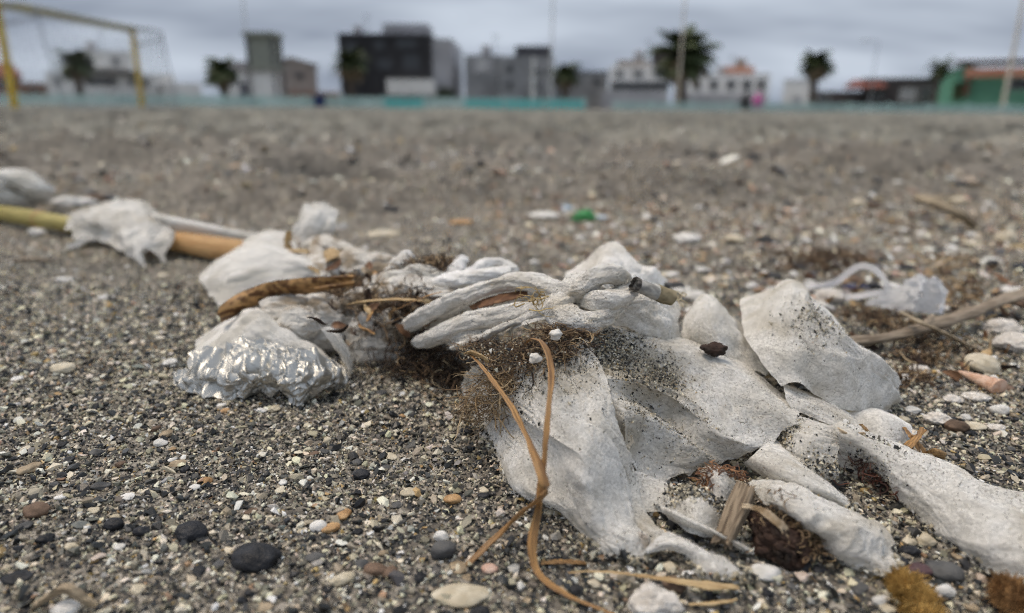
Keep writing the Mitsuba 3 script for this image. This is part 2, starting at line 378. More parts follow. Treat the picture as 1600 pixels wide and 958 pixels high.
opening(t, 590, 612, 92, 108, Y, frame='slate'); opening(t, 630, 655, 86, 108, Y, frame='slate', m='window_dark'); opening(t, 566, 576, 60, 148, Y, part='door_recess', frame='dark_wall', m='black_plastic')
parapet(t, 528, 672, 55, Y, 11, 'slate', .15)
t = thing('grey_house', 'grey flat roofed house with a pale upper window, right of the black house', 'house')
wall(t, 726, 782, 86, Y, 9, m='grey_wall'); wall(t, 782, 866, 88, Y - 1, 9, m='grey_wall', part='right_wing'); wall(t, 805, 862, 72, Y + 1, 6, m='slate', part='roof_box', z0=4.5)
opening(t, 740, 768, 92, 112, Y, m='mid_grey_wall'); opening(t, 750, 758, 96, 108, Y - .06, m='frame_white', frame='frame_white', part='curtain'); opening(t, 775, 781, 120, 150, Y - 1.1, part='door'); opening(t, 828, 846, 106, 122, Y - 1)
t = thing('low_house', 'low dark grey house right of the grey house', 'house')
wall(t, 866, 950, 114, Y + 6, 8, m='grey_wall'); parapet(t, 866, 950, 114, Y + 6, 8, 'slate'); opening(t, 880, 892, 122, 134, Y + 6); opening(t, 925, 940, 122, 134, Y + 6)
wall(t, 914, 958, 150, 40, .5, m='brown_dark_wall', part='garden_wall')
t = thing('house', 'white long house with a dark window band, left of the tallest palm', 'house')
wall(t, 953, 1046, 104, Y, 9); wall(t, 956, 1008, 94, Y + 3, 4, m='tan_wall', part='upper_floor', z0=4); wall(t, 1004, 1050, 80, Y + 6, 5, m='brown_dark_wall', part='roof_box', z0=4)
lo, hi = px_box(957, 1046, 128, Y - .2, .25, y1=140); add(f'{t}__window_band', join([box(lo, hi)]), 'window_dark'); wall(t, 953, 1048, 142, Y - 4, 3.5, m='mid_grey_wall', part='garden_wall')
t = thing('house', 'white house with an orange stepped rooftop, right of the tallest palm', 'house')
wall(t, 1078, 1200, 118, Y, 9); wall(t, 1126, 1168, 104, Y + 2, 5, m='orange_wall', part='roof_terrace', z0=3); wall(t, 1136, 1152, 92, Y + 3, 3, m='tan_wall', part='stair_tower', z0=3)
opening(t, 1110, 1122, 126, 140, Y); opening(t, 1136, 1148, 126, 140, Y); wall(t, 1078, 1215, 148, Y - 4, 3.5, m='mid_grey_wall', part='garden_wall'); parapet(t, 1078, 1200, 118, Y, 9, 'frame_white')
t = thing('white_block', 'small white windowless block left of the right hand palm', 'building')
wall(t, 1227, 1268, 126, Y - 8, 5); parapet(t, 1227, 1268, 126, Y - 8, 5, 'frame_white', .1); opening(t, 1240, 1249, 150, 166, Y - 8, part='door', m='mid_grey_wall')
t = thing('dark_long_house', 'long low dark house with a red tiled roof end, left of the green house', 'house')
wall(t, 1282, 1356, 142, Y - 6, 8, m='brown_dark_wall'); wall(t, 1352, 1478, 124, Y - 5, 9, m='brown_dark_wall', part='main_block'); roof_gable(t, 1345, 1400, 136, 122, Y - 7, 6, 'red_roof')
opening(t, 1405, 1422, 140, 156, Y - 5, m='mid_grey_wall'); opening(t, 1296, 1310, 146, 158, Y - 6); opening(t, 1452, 1468, 142, 164, Y - 5, part='door', m='brick'); parapet(t, 1352, 1478, 124, Y - 5, 9, 'mid_grey_wall', .12)
t = thing('green_house', 'bright green house with a red brown roof at the right edge', 'house')
wall(t, 1482, 1720, 115, Y - 14, 8, m='green_wall'); gable(t, roof_gable(t, 1482, 1560, 116, 103, Y - 14, 8, 'green_wall', 'y', xp=1520, over=.02), 'green_wall')
wall(t, 1516, 1720, 93, Y - 15, 7, m='red_roof', part='roof_slab', z0=3.95)
lo, hi = px_box(1552, 1720, 106, Y - 16.5, 1.2, y1=120); add(f'{t}__balcony', join([box(lo, hi)]), 'orange_wall'); opening(t, 1578, 1640, 124, 140, Y - 14); opening(t, 1502, 1512, 128, 156, Y - 14, part='door', m='bush_green', frame='green_wall')
lo, hi = px_box(1530, 1545, 104, Y - 14.6, .5, y1=150); add(f'{t}__downpipe', join([box([lo[0], lo[1], lo[2]], [lo[0] + .25, hi[1], hi[2]])]), 'red_roof')

for o, Y_, wins in (('house', 72, [(96, 106, 122, 134), (196, 206, 121, 134), (216, 226, 122, 134), (238, 250, 134, 144)]), ('dark_house', 72, [(540, 556, 66, 80), (585, 600, 64, 78), (620, 650, 62, 76)]), ('grey_house', 71, [(790, 802, 100, 114), (790, 802, 126, 140), (828, 846, 128, 142), (852, 860, 106, 118)]),
                    ('house_003', 72, [(962, 974, 110, 120), (990, 1004, 110, 120), (1022, 1036, 110, 120)]), ('house_004', 72, [(1086, 1096, 126, 140), (1160, 1172, 126, 140), (1182, 1192, 126, 140)]), ('dark_long_house', 67, [(1366, 1378, 142, 156), (1432, 1444, 140, 154)])):
    for (x0_, x1_, y0_, y1_) in wins:
        opening(o, x0_, x1_, y0_, y1_, Y_ - (.06 if o != 'house_003' else .0) - .02, frame='slate' if o == 'dark_house' else 'frame_white', fw=.05)
for o, px_, py_, Y_ in (('house', 172, 82, 75), ('dark_house', 560, 55, 78), ('grey_house', 760, 86, 76), ('house_003', 985, 94, 77), ('house_004', 1110, 118, 76), ('green_house', 1580, 93, 61)):
    q = B(px_, py_, Y_)
    add(f'{o}__roof_tank', join([tube(np.array([q + [0, 0, -.05], q + [0, 0, .85]]), .5, 12)]), 'mid_grey_wall', smooth=40)
    q = B(px_ + 14, py_, Y_)
    add(f'{o}__aerial', join([tube(np.array([q + [0, 0, -.1], q + [0, 0, 2.0]]), .03, 5), tube(np.array([q + [-.5, 0, 1.9], q + [.5, 0, 1.9]]), .02, 5), tube(np.array([q + [-.35, 0, 1.6], q + [.35, 0, 1.6]]), .02, 5)]), 'slate')

# each house stands square to the beach front that curves round the camera
for o, px_, Y_ in (('house', 172, 72), ('house_001', -20, 66), ('low_house', 60, 76), ('gable_house', 465, 72), ('house_002', 395, 77), ('house_003', 1000, 72), ('house_004', 1140, 72), ('white_block', 1247, 64), ('dark_long_house', 1380, 67), ('green_house', 1560, 58), ('low_house_001', 908, 78)):
    q = B(px_, 150, Y_); ang_ = -math.degrees(math.atan2(q[0], Y_))
    for k in [k for k in scene if k.startswith(o + '__')]:
        scene[k]['to_world'] = T().translate([float(q[0]), Y_, 0]).rotate([0, 0, 1], ang_).translate([-float(q[0]), -Y_, 0])

# turquoise fence along the beach
t = thing('beach_fence', 'low turquoise fence running along the far edge of the beach', 'fence')
YF = 33.0
edges = list(range(-220, 915, 63)) + [915, 960] + list(range(1018, 1900, 62))
for x0, x1 in zip(edges[:-1], edges[1:]):
    if x0 == 915:
        continue
    a, b = B(x0, 160, YF), B(x1, 160, YF)
    hgt = .52 if x0 < 915 else .40
    bright = 545 < x0 < 650 or 690 < x0 < 880
    top = hgt
    for r_ in range(3):
        z0 = .05 + (top - .09) * r_ / 3
        add(f'{t}__board', join([box([a[0] + .05, YF, z0], [b[0] - .05, YF + .03, z0 + (top - .09) / 3 - .02])]), 'turquoise' if bright else 'pale_teal')
    add(f'{t}__rail', join([box([a[0], YF - .03, top - .05], [b[0], YF + .06, top])]), 'teal_rail')
    add(f'{t}__post', join([box([a[0] - .04, YF - .04, -.2], [a[0] + .04, YF + .07, top + .06])]), 'teal_rail')

# goal
t = thing('football_goal', 'yellow beach football goal with net and bent rear supports', 'goal')
def bar(key, pts, r, m, n=24, sides=10):
    return add(f'{t}__{key}', join([tube(spline(pts, n), r, sides)]), m, smooth=40)
gA, gB = at_ground(24, 16.6), at_ground(223, 22.0)
gh = 2.24
A1, B1 = gA + [0, 0, gh], gB + [0, 0, gh]
bar('post', [gA - [0, 0, .3], A1 + [0, 0, .06]], .078, 'yellow_paint', 4); bar('post', [gB - [0, 0, .3], B1 + [0, 0, .06]], .078, 'yellow_paint', 4)
bar('crossbar', [A1, B1], .085, 'pale_yellow', 4)
for a_, in ((A1,), (B1,)):
    bar('top_bracket', [a_, a_ + [.55, 0, 0.0], a_ + [.82, 0, -.04], a_ + [.90, 0, -.16], a_ + [.80, 0, -.27], a_ + [.4, 0, -.36], a_ + [0, 0, -.44]], .022, 'pole_grey')
bar('rear_stay', [A1 + [.85, 0, -.1], A1 + [.95, 0, -.9], A1 + [1.15, 0, -gh + .02]], .018, 'pole_grey'); bar('rear_stay', [B1 + [.85, 0, -.1], B1 + [.95, 0, -.9], B1 + [1.15, 0, -gh + .02]], .018, 'pole_grey')
bar('ground_bar', [A1 + [1.15, 0, -gh + .03], B1 + [1.15, 0, -gh + .03]], .022, 'pole_grey', 4)
cords = []
L = np.linspace(0, 1, 46)
prof = spline([[.05, 0], [.8, -.05], [.95, -.9], [1.15, -gh + .02]], 26)
for s in L:
    q = A1 + (B1 - A1) * s
    cords.append(tube(np.c_[q[0] + prof[:, 0], np.full(26, q[1]), q[2] + prof[:, 1] - .05 * np.sin(np.pi * s)], .0028, 3, cap=False))
for j in range(26):
    q = A1 + (B1 - A1) * np.linspace(0, 1, 12)[:, None]
    cords.append(tube(np.c_[q[:, 0] + prof[j, 0], q[:, 1], q[:, 2] + prof[j, 1] - .05 * np.sin(np.pi * np.linspace(0, 1, 12))], .0028, 3, cap=False))
for q in (A1, B1):
    for j in range(2, 26, 1):
        cords.append(tube(np.array([[q[0], q[1], q[2] + prof[j, 1]], [q[0] + prof[j, 0], q[1], q[2] + prof[j, 1]]]), .0028, 3, cap=False))
    for w in np.linspace(.15, .85, 6):
        cords.append(tube(np.c_[q[0] + prof[:, 0] * w, np.full(26, q[1]), q[2] + prof[:, 1]], .0028, 3, cap=False))
add(f'{t}__net', join(cords), 'net_cord', kind='stuff')

# palms
def frond(base, az, up, length, droop, m_leaf, rr):
    s = np.linspace(0, 1, 9)
    out = np.array([math.cos(az), math.sin(az), 0])
    el = up - droop * s
    step = length / 8
    path = [np.zeros(3)]
    for e in el[:-1]:
        path.append(path[-1] + step * (out * math.cos(e) + np.array([0, 0, math.sin(e)])))
    path = base + np.array(path)
    pcs = [tube(path, [.03, .008], 4)]
    side = np.array([-out[1], out[0], 0])
    V, Fc = [], []
    for k in range(2, 9):
        for q in np.linspace(0, .75, 4):
            p = path[k - 1] + (path[k] - path[k - 1]) * q
            w = length * .30 * math.sin(math.pi * min(.12 + .8 * (k + q) / 9.3, 1)) * rr.uniform(.8, 1.15)
            d = (path[k] - path[k - 1]) / step
            for sg in (-1, 1):
                tip = p + side * sg * w + d * w * .55 + np.array([0, 0, -.35 * w])
                n = len(V)
                V += [p - d * .06, p + d * .06, tip]
                Fc += [[n, n + 1, n + 2], [n, n + 2, n + 1]]
    pcs.append((np.array(V), np.array(Fc)))
    return join(pcs)

def palm(px, y_top, Y, crown, label, n=50, lean=0.0, dry=.3, trunk=.23, seed=0, up0=1.4):
    rr = np.random.default_rng(seed)
    t = thing('palm_tree', label, 'palm tree', 'palms along the promenade')
    top = B(px, y_top, Y); base = np.array([top[0] - lean, Y, 0])
    c = top - [0, 0, crown * .55]
    pth = spline([base, base * .5 + c * .5 + [lean * .15, 0, 0], c], 22)
    ringed = trunk * (1 + .10 * (np.arange(22) % 2)) * np.interp(np.linspace(0, 1, 22), [0, .1, .8, 1], [1.35, 1.0, .95, 1.3])
    add(f'{t}__trunk', join([tube(pth, ringed, 9)]), 'palm_trunk')
    for k in range(n):
        f = k / n
        up = up0 - 2.3 * f + rr.normal(0, .12)
        isdry = f > 1 - dry
        add(f'{t}__frond', frond(c + rr.normal(0, .05, 3), k * 2.4 + rr.normal(0, .2), up, crown * rr.uniform(.82, 1.15) * (.8 if isdry else 1), rr.uniform(1.0, 1.7) if not isdry else .7, 'x', rr),
            'frond_dry' if isdry else 'frond_green')
palm(115, 80, 46, 1.35, 'bushy palm in front of the white house, seen through the goal', seed=1)
palm(342, 92, 46, 1.35, 'palm with a wide ragged crown, left of the beach tower', seed=2, lean=-.2)
palm(546, 82, 46, 1.35, 'olive palm standing before the left end of the black house', seed=3, dry=.45)
palm(884, 101, 48, 1.15, 'small palm between the grey house and the garden wall', seed=4)
palm(1070, 55, 40, 2.05, 'tallest palm with a broad dark crown and hanging dry fronds', n=76, seed=5, dry=.35, trunk=.34)
palm(1278, 82, 46, 1.3, 'palm with a round crown left of the long dark house', seed=6, dry=.35)
palm(1473, 92, 50, 1.0, 'thin sparse palm beside the green house', n=18, seed=7, lean=.1, trunk=.14, dry=.1)

# bush and street furniture
def leafy(key, c, rad, n, leaf, m, label, cat, seed):
    rr = np.random.default_rng(seed)
    t = thing(key, label, cat)
    p = rr.normal(size=(n, 3)); p /= np.linalg.norm(p, axis=1, keepdims=True)
    p = p * (rr.uniform(.45, 1, (n, 1)) ** .5) * rad * (0.8 + .4 * meshkit.noise(p * 2, seed)[:, None]) + c
    a = rr.normal(size=(n, 3)); a /= np.linalg.norm(a, axis=1, keepdims=True)
    b = np.cross(a, rr.normal(size=(n, 3))); b /= np.linalg.norm(b, axis=1, keepdims=True)
    v = np.stack([p - a * leaf, p + b * leaf * .5, p + a * leaf, p - b * leaf * .5], 1).reshape(-1, 3)
    i = np.arange(n)[:, None] * 4
    add(f'{t}__foliage', trimesh.Trimesh(v, np.vstack([i + [0, 1, 2], i + [0, 2, 3]]), process=False), m, kind='stuff')
    add(f'{t}__stem', join([tube(spline([[c[0], c[1], -.05], [c[0] + .03, c[1], c[2] * .6], c], 6), [.06, .03], 6)]), 'palm_trunk')
leafy('bush', at_ground(696, 50) + [0, 0, .75], np.array([.65, .6, .65]), 900, .11, 'bush_green', 'dark green bush at the right foot of the black house', 'bush', 3)

def pole(px, py_top, Y, r, m, label, key='street_lamp', arm=True, cat='street lamp', base=.0):
    t = thing(key, label, cat)
    b = at_ground(px, Y); h = B(px, py_top, Y)[2]
    add(f'{t}__pole', join([tube(np.array([b - [0, 0, .1], b + [0, 0, h * .5], b + [0, 0, h]]), [r, r * .8, r * .6], 10)]), m, smooth=40)
    add(f'{t}__base', join([tube(np.array([b + [0, 0, -.1], b + [0, 0, .25]]), [r * 1.8, r * 1.5], 10)]), m, smooth=40)
    if arm:
        top = b + [0, 0, h]
        add(f'{t}__arm', join([tube(spline([top - [0, 0, .1], top + [-.3, 0, .12], top + [-.8, 0, .15]], 8), r * .4, 6)]), m, smooth=40)
        add(f'{t}__lamp_head', join([tube(np.array([top + [-.7, 0, .13], top + [-1.25, 0, .10]]), [.06, .11], 8, flat=.5)]), 'pole_grey', smooth=40)
pole(1058, -150, 38, .060, 'beige_pole', 'thick beige lamp pole left of the tallest palm')
pole(860, -140, 42, .06, 'pole_white', 'tall pale pole in front of the grey house')
pole(833, 90, 37, .12, 'pole_white', 'short thick white post before the grey house', key='white_post', arm=False, cat='post')
pole(1357, 66, 60, .05, 'pole_grey', 'thin grey lamp pole behind the long dark house')
pole(1566, -120, 34.5, .09, 'beige_pole', 'pale thick pole before the green house')
pole(395, -160, 44, .06, 'pole_white', 'pale mast rising behind the beach tower', key='mast', arm=False, cat='mast')
t = thing('beach_tower', 'tall boxy grey green beach tower on legs with a white lower panel', 'tower')
YT = 38
a, b = B(384, 50, YT), B(424, 50, YT)
zt = a[2]; zb = B(400, 104, YT)[2]
add(f'{t}__cabin', join([box([a[0] + .08, YT, zb], [b[0] - .08, YT + 1.3, zt - .2])]), 'board_green')
add(f'{t}__roof', join([box([a[0] - .15, YT - .2, zt - .2], [b[0] + .15, YT + 1.5, zt])]), 'board_green')
add(f'{t}__lower_panel', join([box([a[0] + .15, YT + .1, .0], [b[0] - .15, YT + 1.2, B(400, 113, YT)[2]])]), 'white_wall')
add(f'{t}__floor', join([box([a[0] - .1, YT - .15, zb - .15], [b[0] + .1, YT + 1.4, zb])]), 'board_green')
for xx in (a[0], b[0]):
    for yy in (YT, YT + 1.3):
        add(f'{t}__leg', join([box([xx - .06, yy - .06, -.1], [xx + .06, yy + .06, zt - .2])]), 'slate')
t = thing('litter_bin', 'dark blue litter bin in front of the pale fence', 'bin')
c = at_ground(500, 32)
add(f'{t}__body', join([tube(np.array([c + [0, 0, 0], c + [0, 0, .5]]), [.22, .27], 14)]), 'blue_bin', smooth=40); add(f'{t}__rim', join([tube(np.array([c + [0, 0, .5], c + [0, 0, .56]]), [.30, .30], 14)]), 'navy', smooth=40)
t = thing('dark_blue_banner', 'narrow dark blue upright banner beside the beach tower', 'banner')
c = at_ground(383, 37)
add(f'{t}__cloth', join([box(c + [-.16, 0, .45], c + [.16, .05, 1.25])]), 'navy'); add(f'{t}__pole', join([tube(np.array([c + [.19, .02, 0], c + [.19, .02, 1.9]]), .025, 8)]), 'slate')
t = thing('rubbish_sack', 'black sack leaning beside the fence, left of a pink bundle', 'sack')
v, f_ = lump(5, 3, .3, 1.2); c = at_ground(1164, 32); add(f'{t}__bag', (v * [.22, .2, .32] + c + [0, 0, .42], f_), 'black_plastic', smooth=True); add(f'{t}__tie', join([tube(np.array([c + [0, 0, .70], c + [.02, 0, .82]]), [.05, .09], 8)]), 'black_plastic', smooth=True)
t = thing('pink_bundle', 'pink cloth bundle on the fence beside a black sack', 'bundle')
v, f_ = lump(8, 3, .3, 1.4); c = at_ground(1183, 32.4); add(f'{t}__cloth', (v * [.2, .18, .26] + c + [0, 0, .47], f_), 'pink', smooth=True); add(f'{t}__knot', (v * [.07, .07, .08] + c + [.02, 0, .78], f_), 'pink', smooth=True)
# ------------------------------------------------------------------ cloth
STAINS = [((1000, 575), .030, .012, (.42, .34, .20), .45), ((1010, 842), .004, .004, (.46, .33, .22), .55), ((1570, 857), .004, .004, (.13, .12, .17), .75), ((1195, 640), .010, .008, (.45, .40, .28), .35),
          ((1110, 482), .007, .003, (.42, .27, .10), .6), ((965, 690), .006, .003, (.42, .30, .27), .5), ((880, 735), .003, .003, (.16, .16, .18), .6), ((1040, 700), .012, .010, (.40, .34, .24), .3),
          ((800, 655), .010, .012, (.42, .38, .28), .3), ((330, 535), .006, .004, (.35, .28, .15), .6), ((1290, 640), .012, .010, (.50, .45, .32), .3), ((1490, 800), .010, .010, (.50, .46, .36), .3)]
def stain_fn(a, b):
    pts = [(P(px, py, hh), r, am, c) for (px, py), r, r2, c, am in STAINS for hh in ((.035 if py < 720 else .006),)]
    def fn(p, n, uv):
        q = mikit.fbm(p.x / .011, p.y / .011, p.z / .011, 4)
        col = mikit.mix(mi.Color3f(*a), mi.Color3f(*b), mikit.smoothstep(.34, .74, q))
        fine = mikit.fbm(p.x / .0008, p.y / .0008, p.z / .0008, 2)
        col = col * (0.64 + 0.68 * fine)
        edge = mikit.fbm(p.x / .004 + 31, p.y / .004, p.z / .004, 3)
        for c, r, am, cc in pts:
            d = dr.sqrt(dr.square(p.x - float(c[0])) + dr.square(p.y - float(c[1])) + dr.square(p.z - float(c[2]))) / r
            col = mikit.mix(col, mi.Color3f(*cc), am * mikit.smoothstep(1.0, .25, d + 1.1 * (edge - .5)))
        # fine dark sand caught in the fibres, in patches
        speck = mikit.noise(p.x / .00042, p.y / .00042, p.z / .00042)
        patch = mikit.smoothstep(.42, .66, mikit.fbm(p.x / .016 + 3, p.y / .016, p.z / .016 + 8, 3))
        col = mikit.mix(col, mi.Color3f(.15, .13, .10), .75 * mikit.smoothstep(.64, .80, speck) * (.3 + .7 * patch))
        col = mikit.mix(col, mi.Color3f(.86, .84, .80), .5 * mikit.smoothstep(.70, .85, mikit.noise(p.x / .0005 + 40, p.y / .0005, p.z / .0005)))
        col = mikit.mix(col, mi.Color3f(.36, .31, .22), .5 * mikit.smoothstep(.50, .78, mikit.fbm(p.x / .019 + 60, p.y / .019, p.z / .019, 4)))
        return col
    return fn
weave = mikit.proc(lambda p, n, uv: .6 * mikit.fbm(p.x / .0007, p.y / .0007, p.z / .0007, 2) + .4 * mikit.fbm(p.x / .0026, p.y / .0026, p.z / .0026, 2), eps=1.5e-4)
mat('wipe_cloth', mikit.proc(stain_fn((.68, .67, .64), (.54, .52, .48))), .9, .2, bump=(weave, .0011), sheen=.3)
CLOTH = stain_fn((.82, .81, .78), (.68, .66, .61))
def thin(name, fn, tr=.5):
    scene[name] = {'type': 'bumpmap', 'arbitrary': weave, 'scale': .0006, 'bsdf': {'type': 'principledthin', 'base_color': mikit.proc(fn), 'roughness': .9, 'diff_trans': tr, 'eta': 1.2}}
thin('wipe_thin', CLOTH)
mat('wipe_cloth_clean', mikit.proc(stain_fn((.80, .80, .80), (.72, .715, .69))), .9, .2, bump=(weave, .0008), sheen=.3)
mat('wipe_cloth_far', mikit.proc(lambda p, n, uv: mikit.mix(mi.Color3f(.66, .655, .63), mi.Color3f(.50, .485, .44), mikit.smoothstep(.35, .75, mikit.fbm(p.x / .015, p.y / .015, p.z / .015, 4)))), .9, .2, bump=(weave, .0009), sheen=.3)

thin('wipe_thin_clean', stain_fn((.86, .855, .84), (.77, .76, .73)), .4)
thin('wipe_thin_far', lambda p, n, uv: mikit.mix(mi.Color3f(.80, .79, .76), mi.Color3f(.62, .60, .55), mikit.smoothstep(.35, .75, mikit.fbm(p.x / .015, p.y / .015, p.z / .015, 4))), .4)
mat('wipe_cloth_dirty', mikit.proc(lambda p, n, uv: mikit.mix(mi.Color3f(.62, .60, .56), mi.Color3f(.30, .245, .18), mikit.smoothstep(.42, .68, mikit.fbm(p.x / .009, p.y / .009, p.z / .009, 4)))), .9, .2, bump=(weave, .0011), sheen=.3)
SHEETS = {}
def relax(X, s, iters, seed, pin, freq):
    """Lets the sheet, a little too large for its place, buckle; the sand holds it from below."""
    nu, nv = X.shape[:2]
    Y = X.copy()
    extra = 1 + s * 2 * meshkit.fbm(X / freq, 2, seed)
    pairs = []
    for di, dj, w in ((1, 0, 1), (0, 1, 1), (1, 1, .6), (1, -1, .6), (3, 0, .25), (0, 3, .25)):
        a = (slice(0, nu - di), slice(max(0, -dj), nv - max(0, dj)))
        b = (slice(di, nu), slice(max(0, dj), nv + min(0, dj)))
        rest = np.linalg.norm(X[b] - X[a], axis=-1, keepdims=True) * (extra[a] + extra[b])[..., None] / 2
        pairs.append((a, b, rest, w))
    N = normals_grid(X)
    Y += N * ((meshkit.fbm(X / (freq * .6), 3, seed + 1) - .5) * .0016)[..., None]
    floor = g(X[..., 0], X[..., 1]) + .0004
    for _ in range(iters):
        acc, cnt = np.zeros_like(Y), np.zeros((nu, nv, 1))
        for a, b, rest, w in pairs:
            d = Y[b] - Y[a]
            l = np.linalg.norm(d, axis=-1, keepdims=True) + 1e-12
            c = d * ((l - rest) / l) * .5 * w
            acc[a] += c; acc[b] -= c; cnt[a] += w; cnt[b] += w
        Y += 1.5 * acc / cnt
        Y += pin * (X - Y)
        Y[..., 2] = np.maximum(Y[..., 2], floor)
    return Y

def grid_of(rows, nu, nv):
    r3 = [spline([P(*q) for q in row], nu) for row in rows]
    A = np.stack(r3)                       # rows x nu x 3
    t = np.r_[0, np.cumsum(np.linalg.norm(np.diff(A, axis=0), axis=2).mean(1) ** .7)]
    return np.moveaxis(CubicSpline(t, A, bc_type='natural')(np.linspace(0, t[-1], nv)) if len(rows) > 2 else
                       A[0] + (A[1] - A[0]) * np.linspace(0, 1, nv)[:, None, None], 0, 1)

def sheet(key, rows, nu=70, nv=50, t=.00055, buckle=.03, iters=70, seed=0, pin=.02, freq=.012, m='wipe_cloth', ragged=.0009, label=None, wr=(), **k):
    X = grid_of(rows, nu, nv)
    # an uneven cut edge
    e = (meshkit.fbm(X / .006, 3, seed + 5) - .5)[..., None]
    u, v = np.linspace(0, 1, nu)[:, None, None], np.linspace(0, 1, nv)[None, :, None]
    rim = np.exp(-np.minimum(np.minimum(u, 1 - u) * nu, np.minimum(v, 1 - v) * nv) / 2.5)
    X = X + e * rim * ragged * 2.5 * np.array([1, 1, .3])
    N = normals_grid(X)
    for q, (axis, cu, cv, amp) in enumerate(wr):   # wrinkles that run along the sheet
        w_ = np.concatenate([u * cu + 0 * v, v * cv + 0 * u, 0 * u * v + seed * 3.1 + q * 7], -1)
        w_[..., :2] += 1.2 * (meshkit.fbm(X / .02, 2, seed + 31 + q)[..., None] - .5) * np.array([cu, cv]) * .25
        f_ = meshkit.fbm(w_, 2, seed + 41 + q)
        X = X + N * (amp * (3.4 * np.abs(f_ - .5) ** .75 - .8) if amp > 0 else -amp * (1 - 2.6 * np.abs(f_ - .5) ** .8))[..., None]
    if iters:
        X = relax(X, buckle, iters, seed, pin, freq)
    N = normals_grid(X)
    X = X + N * ((meshkit.fbm(X / .004, 3, seed + 2) - .5) * .0007)[..., None]
    if m.startswith('wipe_cloth'):
        m = 'ribbon_thin' if m == 'wipe_cloth_ribbon' else m.replace('wipe_cloth', 'wipe_thin')
        iq = np.arange(nu * nv).reshape(nu, nv)
        mesh = trimesh.Trimesh(X.reshape(-1, 3), np.vstack([np.stack([iq[:-1, :-1].ravel(), iq[1:, :-1].ravel(), iq[1:, 1:].ravel()], 1), np.stack([iq[:-1, :-1].ravel(), iq[1:, 1:].ravel(), iq[:-1, 1:].ravel()], 1)]), process=False)
    else:
        mesh = solid(X, t)
    kk = add(key, mesh, m, label, smooth=50, **k)
    SHEETS[kk] = X
    return kk

def strand(key, pts, r, n=90, sides=56, twist=1.4, folds=4, depth=.24, flat=.72, m='wipe_cloth', seed=0, **k):
    """A twisted rope of cloth: lengthwise folds that wind round it."""
    p = spline([P(*q) for q in pts], n)
    rr = np.random.default_rng(seed)
    ph = rr.uniform(0, 6.28, 4)
    def sec(th, s):
        w = th + twist * s * 2 * np.pi * .35 + .5 * np.sin(5 * s + ph[0])
        f = np.abs(np.sin(w * folds / 2 + ph[1])) ** .7 - .6
        f2 = np.sin(w * (folds + 3) + 9 * s + ph[2])
        f3 = 1 - 2 * np.abs(meshkit.fbm(np.stack(np.broadcast_arrays(1.6 * np.cos(w), 1.6 * np.sin(w), s * 7 + seed), -1), 3, seed) - .5) * 2
        return 1 + .7 * depth * f + .03 * f2 + .13 * f3 + .10 * np.sin(11 * s + ph[3] + th)
    v, f = tube(p, r, sides, section=sec, flat=flat)
    v = v + (np.stack([meshkit.fbm(v / .007, 3, seed + q) for q in (1, 2, 3)], 1) - .5) * .0030
    v[:, 2] = np.maximum(v[:, 2], g(v[:, 0], v[:, 1]) + .0003)
    kk = add(key, (v, f), m, smooth=60, **k)
    SHEETS[kk] = v[None]
    return kk

def cloth_lump(key, c, rad, seed, rot=0.0, m='wipe_cloth', amp=.5, **k):
    """A crumpled knob of cloth with creases."""
    ico = trimesh.creation.icosphere(5)
    v = np.array(ico.vertices)
    q = v + .5 * np.stack([meshkit.fbm(v * 1.5 + s, 2, seed + s) - .5 for s in (1, 2, 3)], 1)
    rid = 1 - np.abs(2 * meshkit.fbm(q * np.array([1.2, 2.2, 2.2]) + seed, 3, seed) - 1) * 2
    r = 1 + amp * .45 * rid + .25 * (meshkit.fbm(v * 1.4 + seed, 2, seed + 3) - .5)
    v = v * r[:, None] * np.asarray(rad)
    cs, sn = math.cos(rot), math.sin(rot)
    v = v @ np.array([[cs, sn, 0], [-sn, cs, 0], [0, 0, 1]]) + c
    v += (np.stack([meshkit.fbm(v / .004, 3, seed + q) for q in (4, 5, 6)], 1) - .5) * .0014
    v[:, 2] = np.maximum(v[:, 2], g(v[:, 0], v[:, 1]) + .0003)
    kk = add(key, (v, np.array(ico.faces)), m, smooth=60, **k)
    SHEETS[kk] = v[None]
    return kk

# the large knotted wipe in the middle
w = thing('wipe', 'large dirty white wipe tied in a knot, spread over the sand in the middle', 'wipe')
sheet(f'{w}__front_panel', [
    [(735, 575, .022), (790, 560, .034), (850, 545, .044), (917, 528, .047)],
    [(722, 606, .006), (780, 615, .022), (850, 610, .036), (941, 570, .041)],
    [(739, 650, .003), (800, 660, .016), (860, 660, .031), (957, 612, .0362)],
    [(765, 719, .0015), (812, 715, .012), (850, 712, .017), (893, 705, .029), (972, 655, .0292)],
    [(797, 770, .001), (832, 766, .008), (858, 765, .009), (905, 760, .021), (991, 715, .0175)],
    [(838, 790, .001), (858, 788, .005), (880, 795, .008), (918, 795, .015), (1002, 762, .008)],
    [(873, 803, .001), (893, 815, .004), (915, 828, .008), (950, 825, .010), (1017, 805, .005)],
    [(903, 850, .001), (925, 852, .003), (945, 858, .005), (975, 850, .007), (1038, 830, .005)],
    [(920, 874, .0008), (938, 868, .003), (962, 880, .001), (989, 888, .001), (1034, 854, .003)]], 130, 130, seed=11, buckle=.03, freq=.014, pin=.008, iters=130, wr=((0, 5, 1.2, -.0021), (0, 12, 2.5, -.0008)))
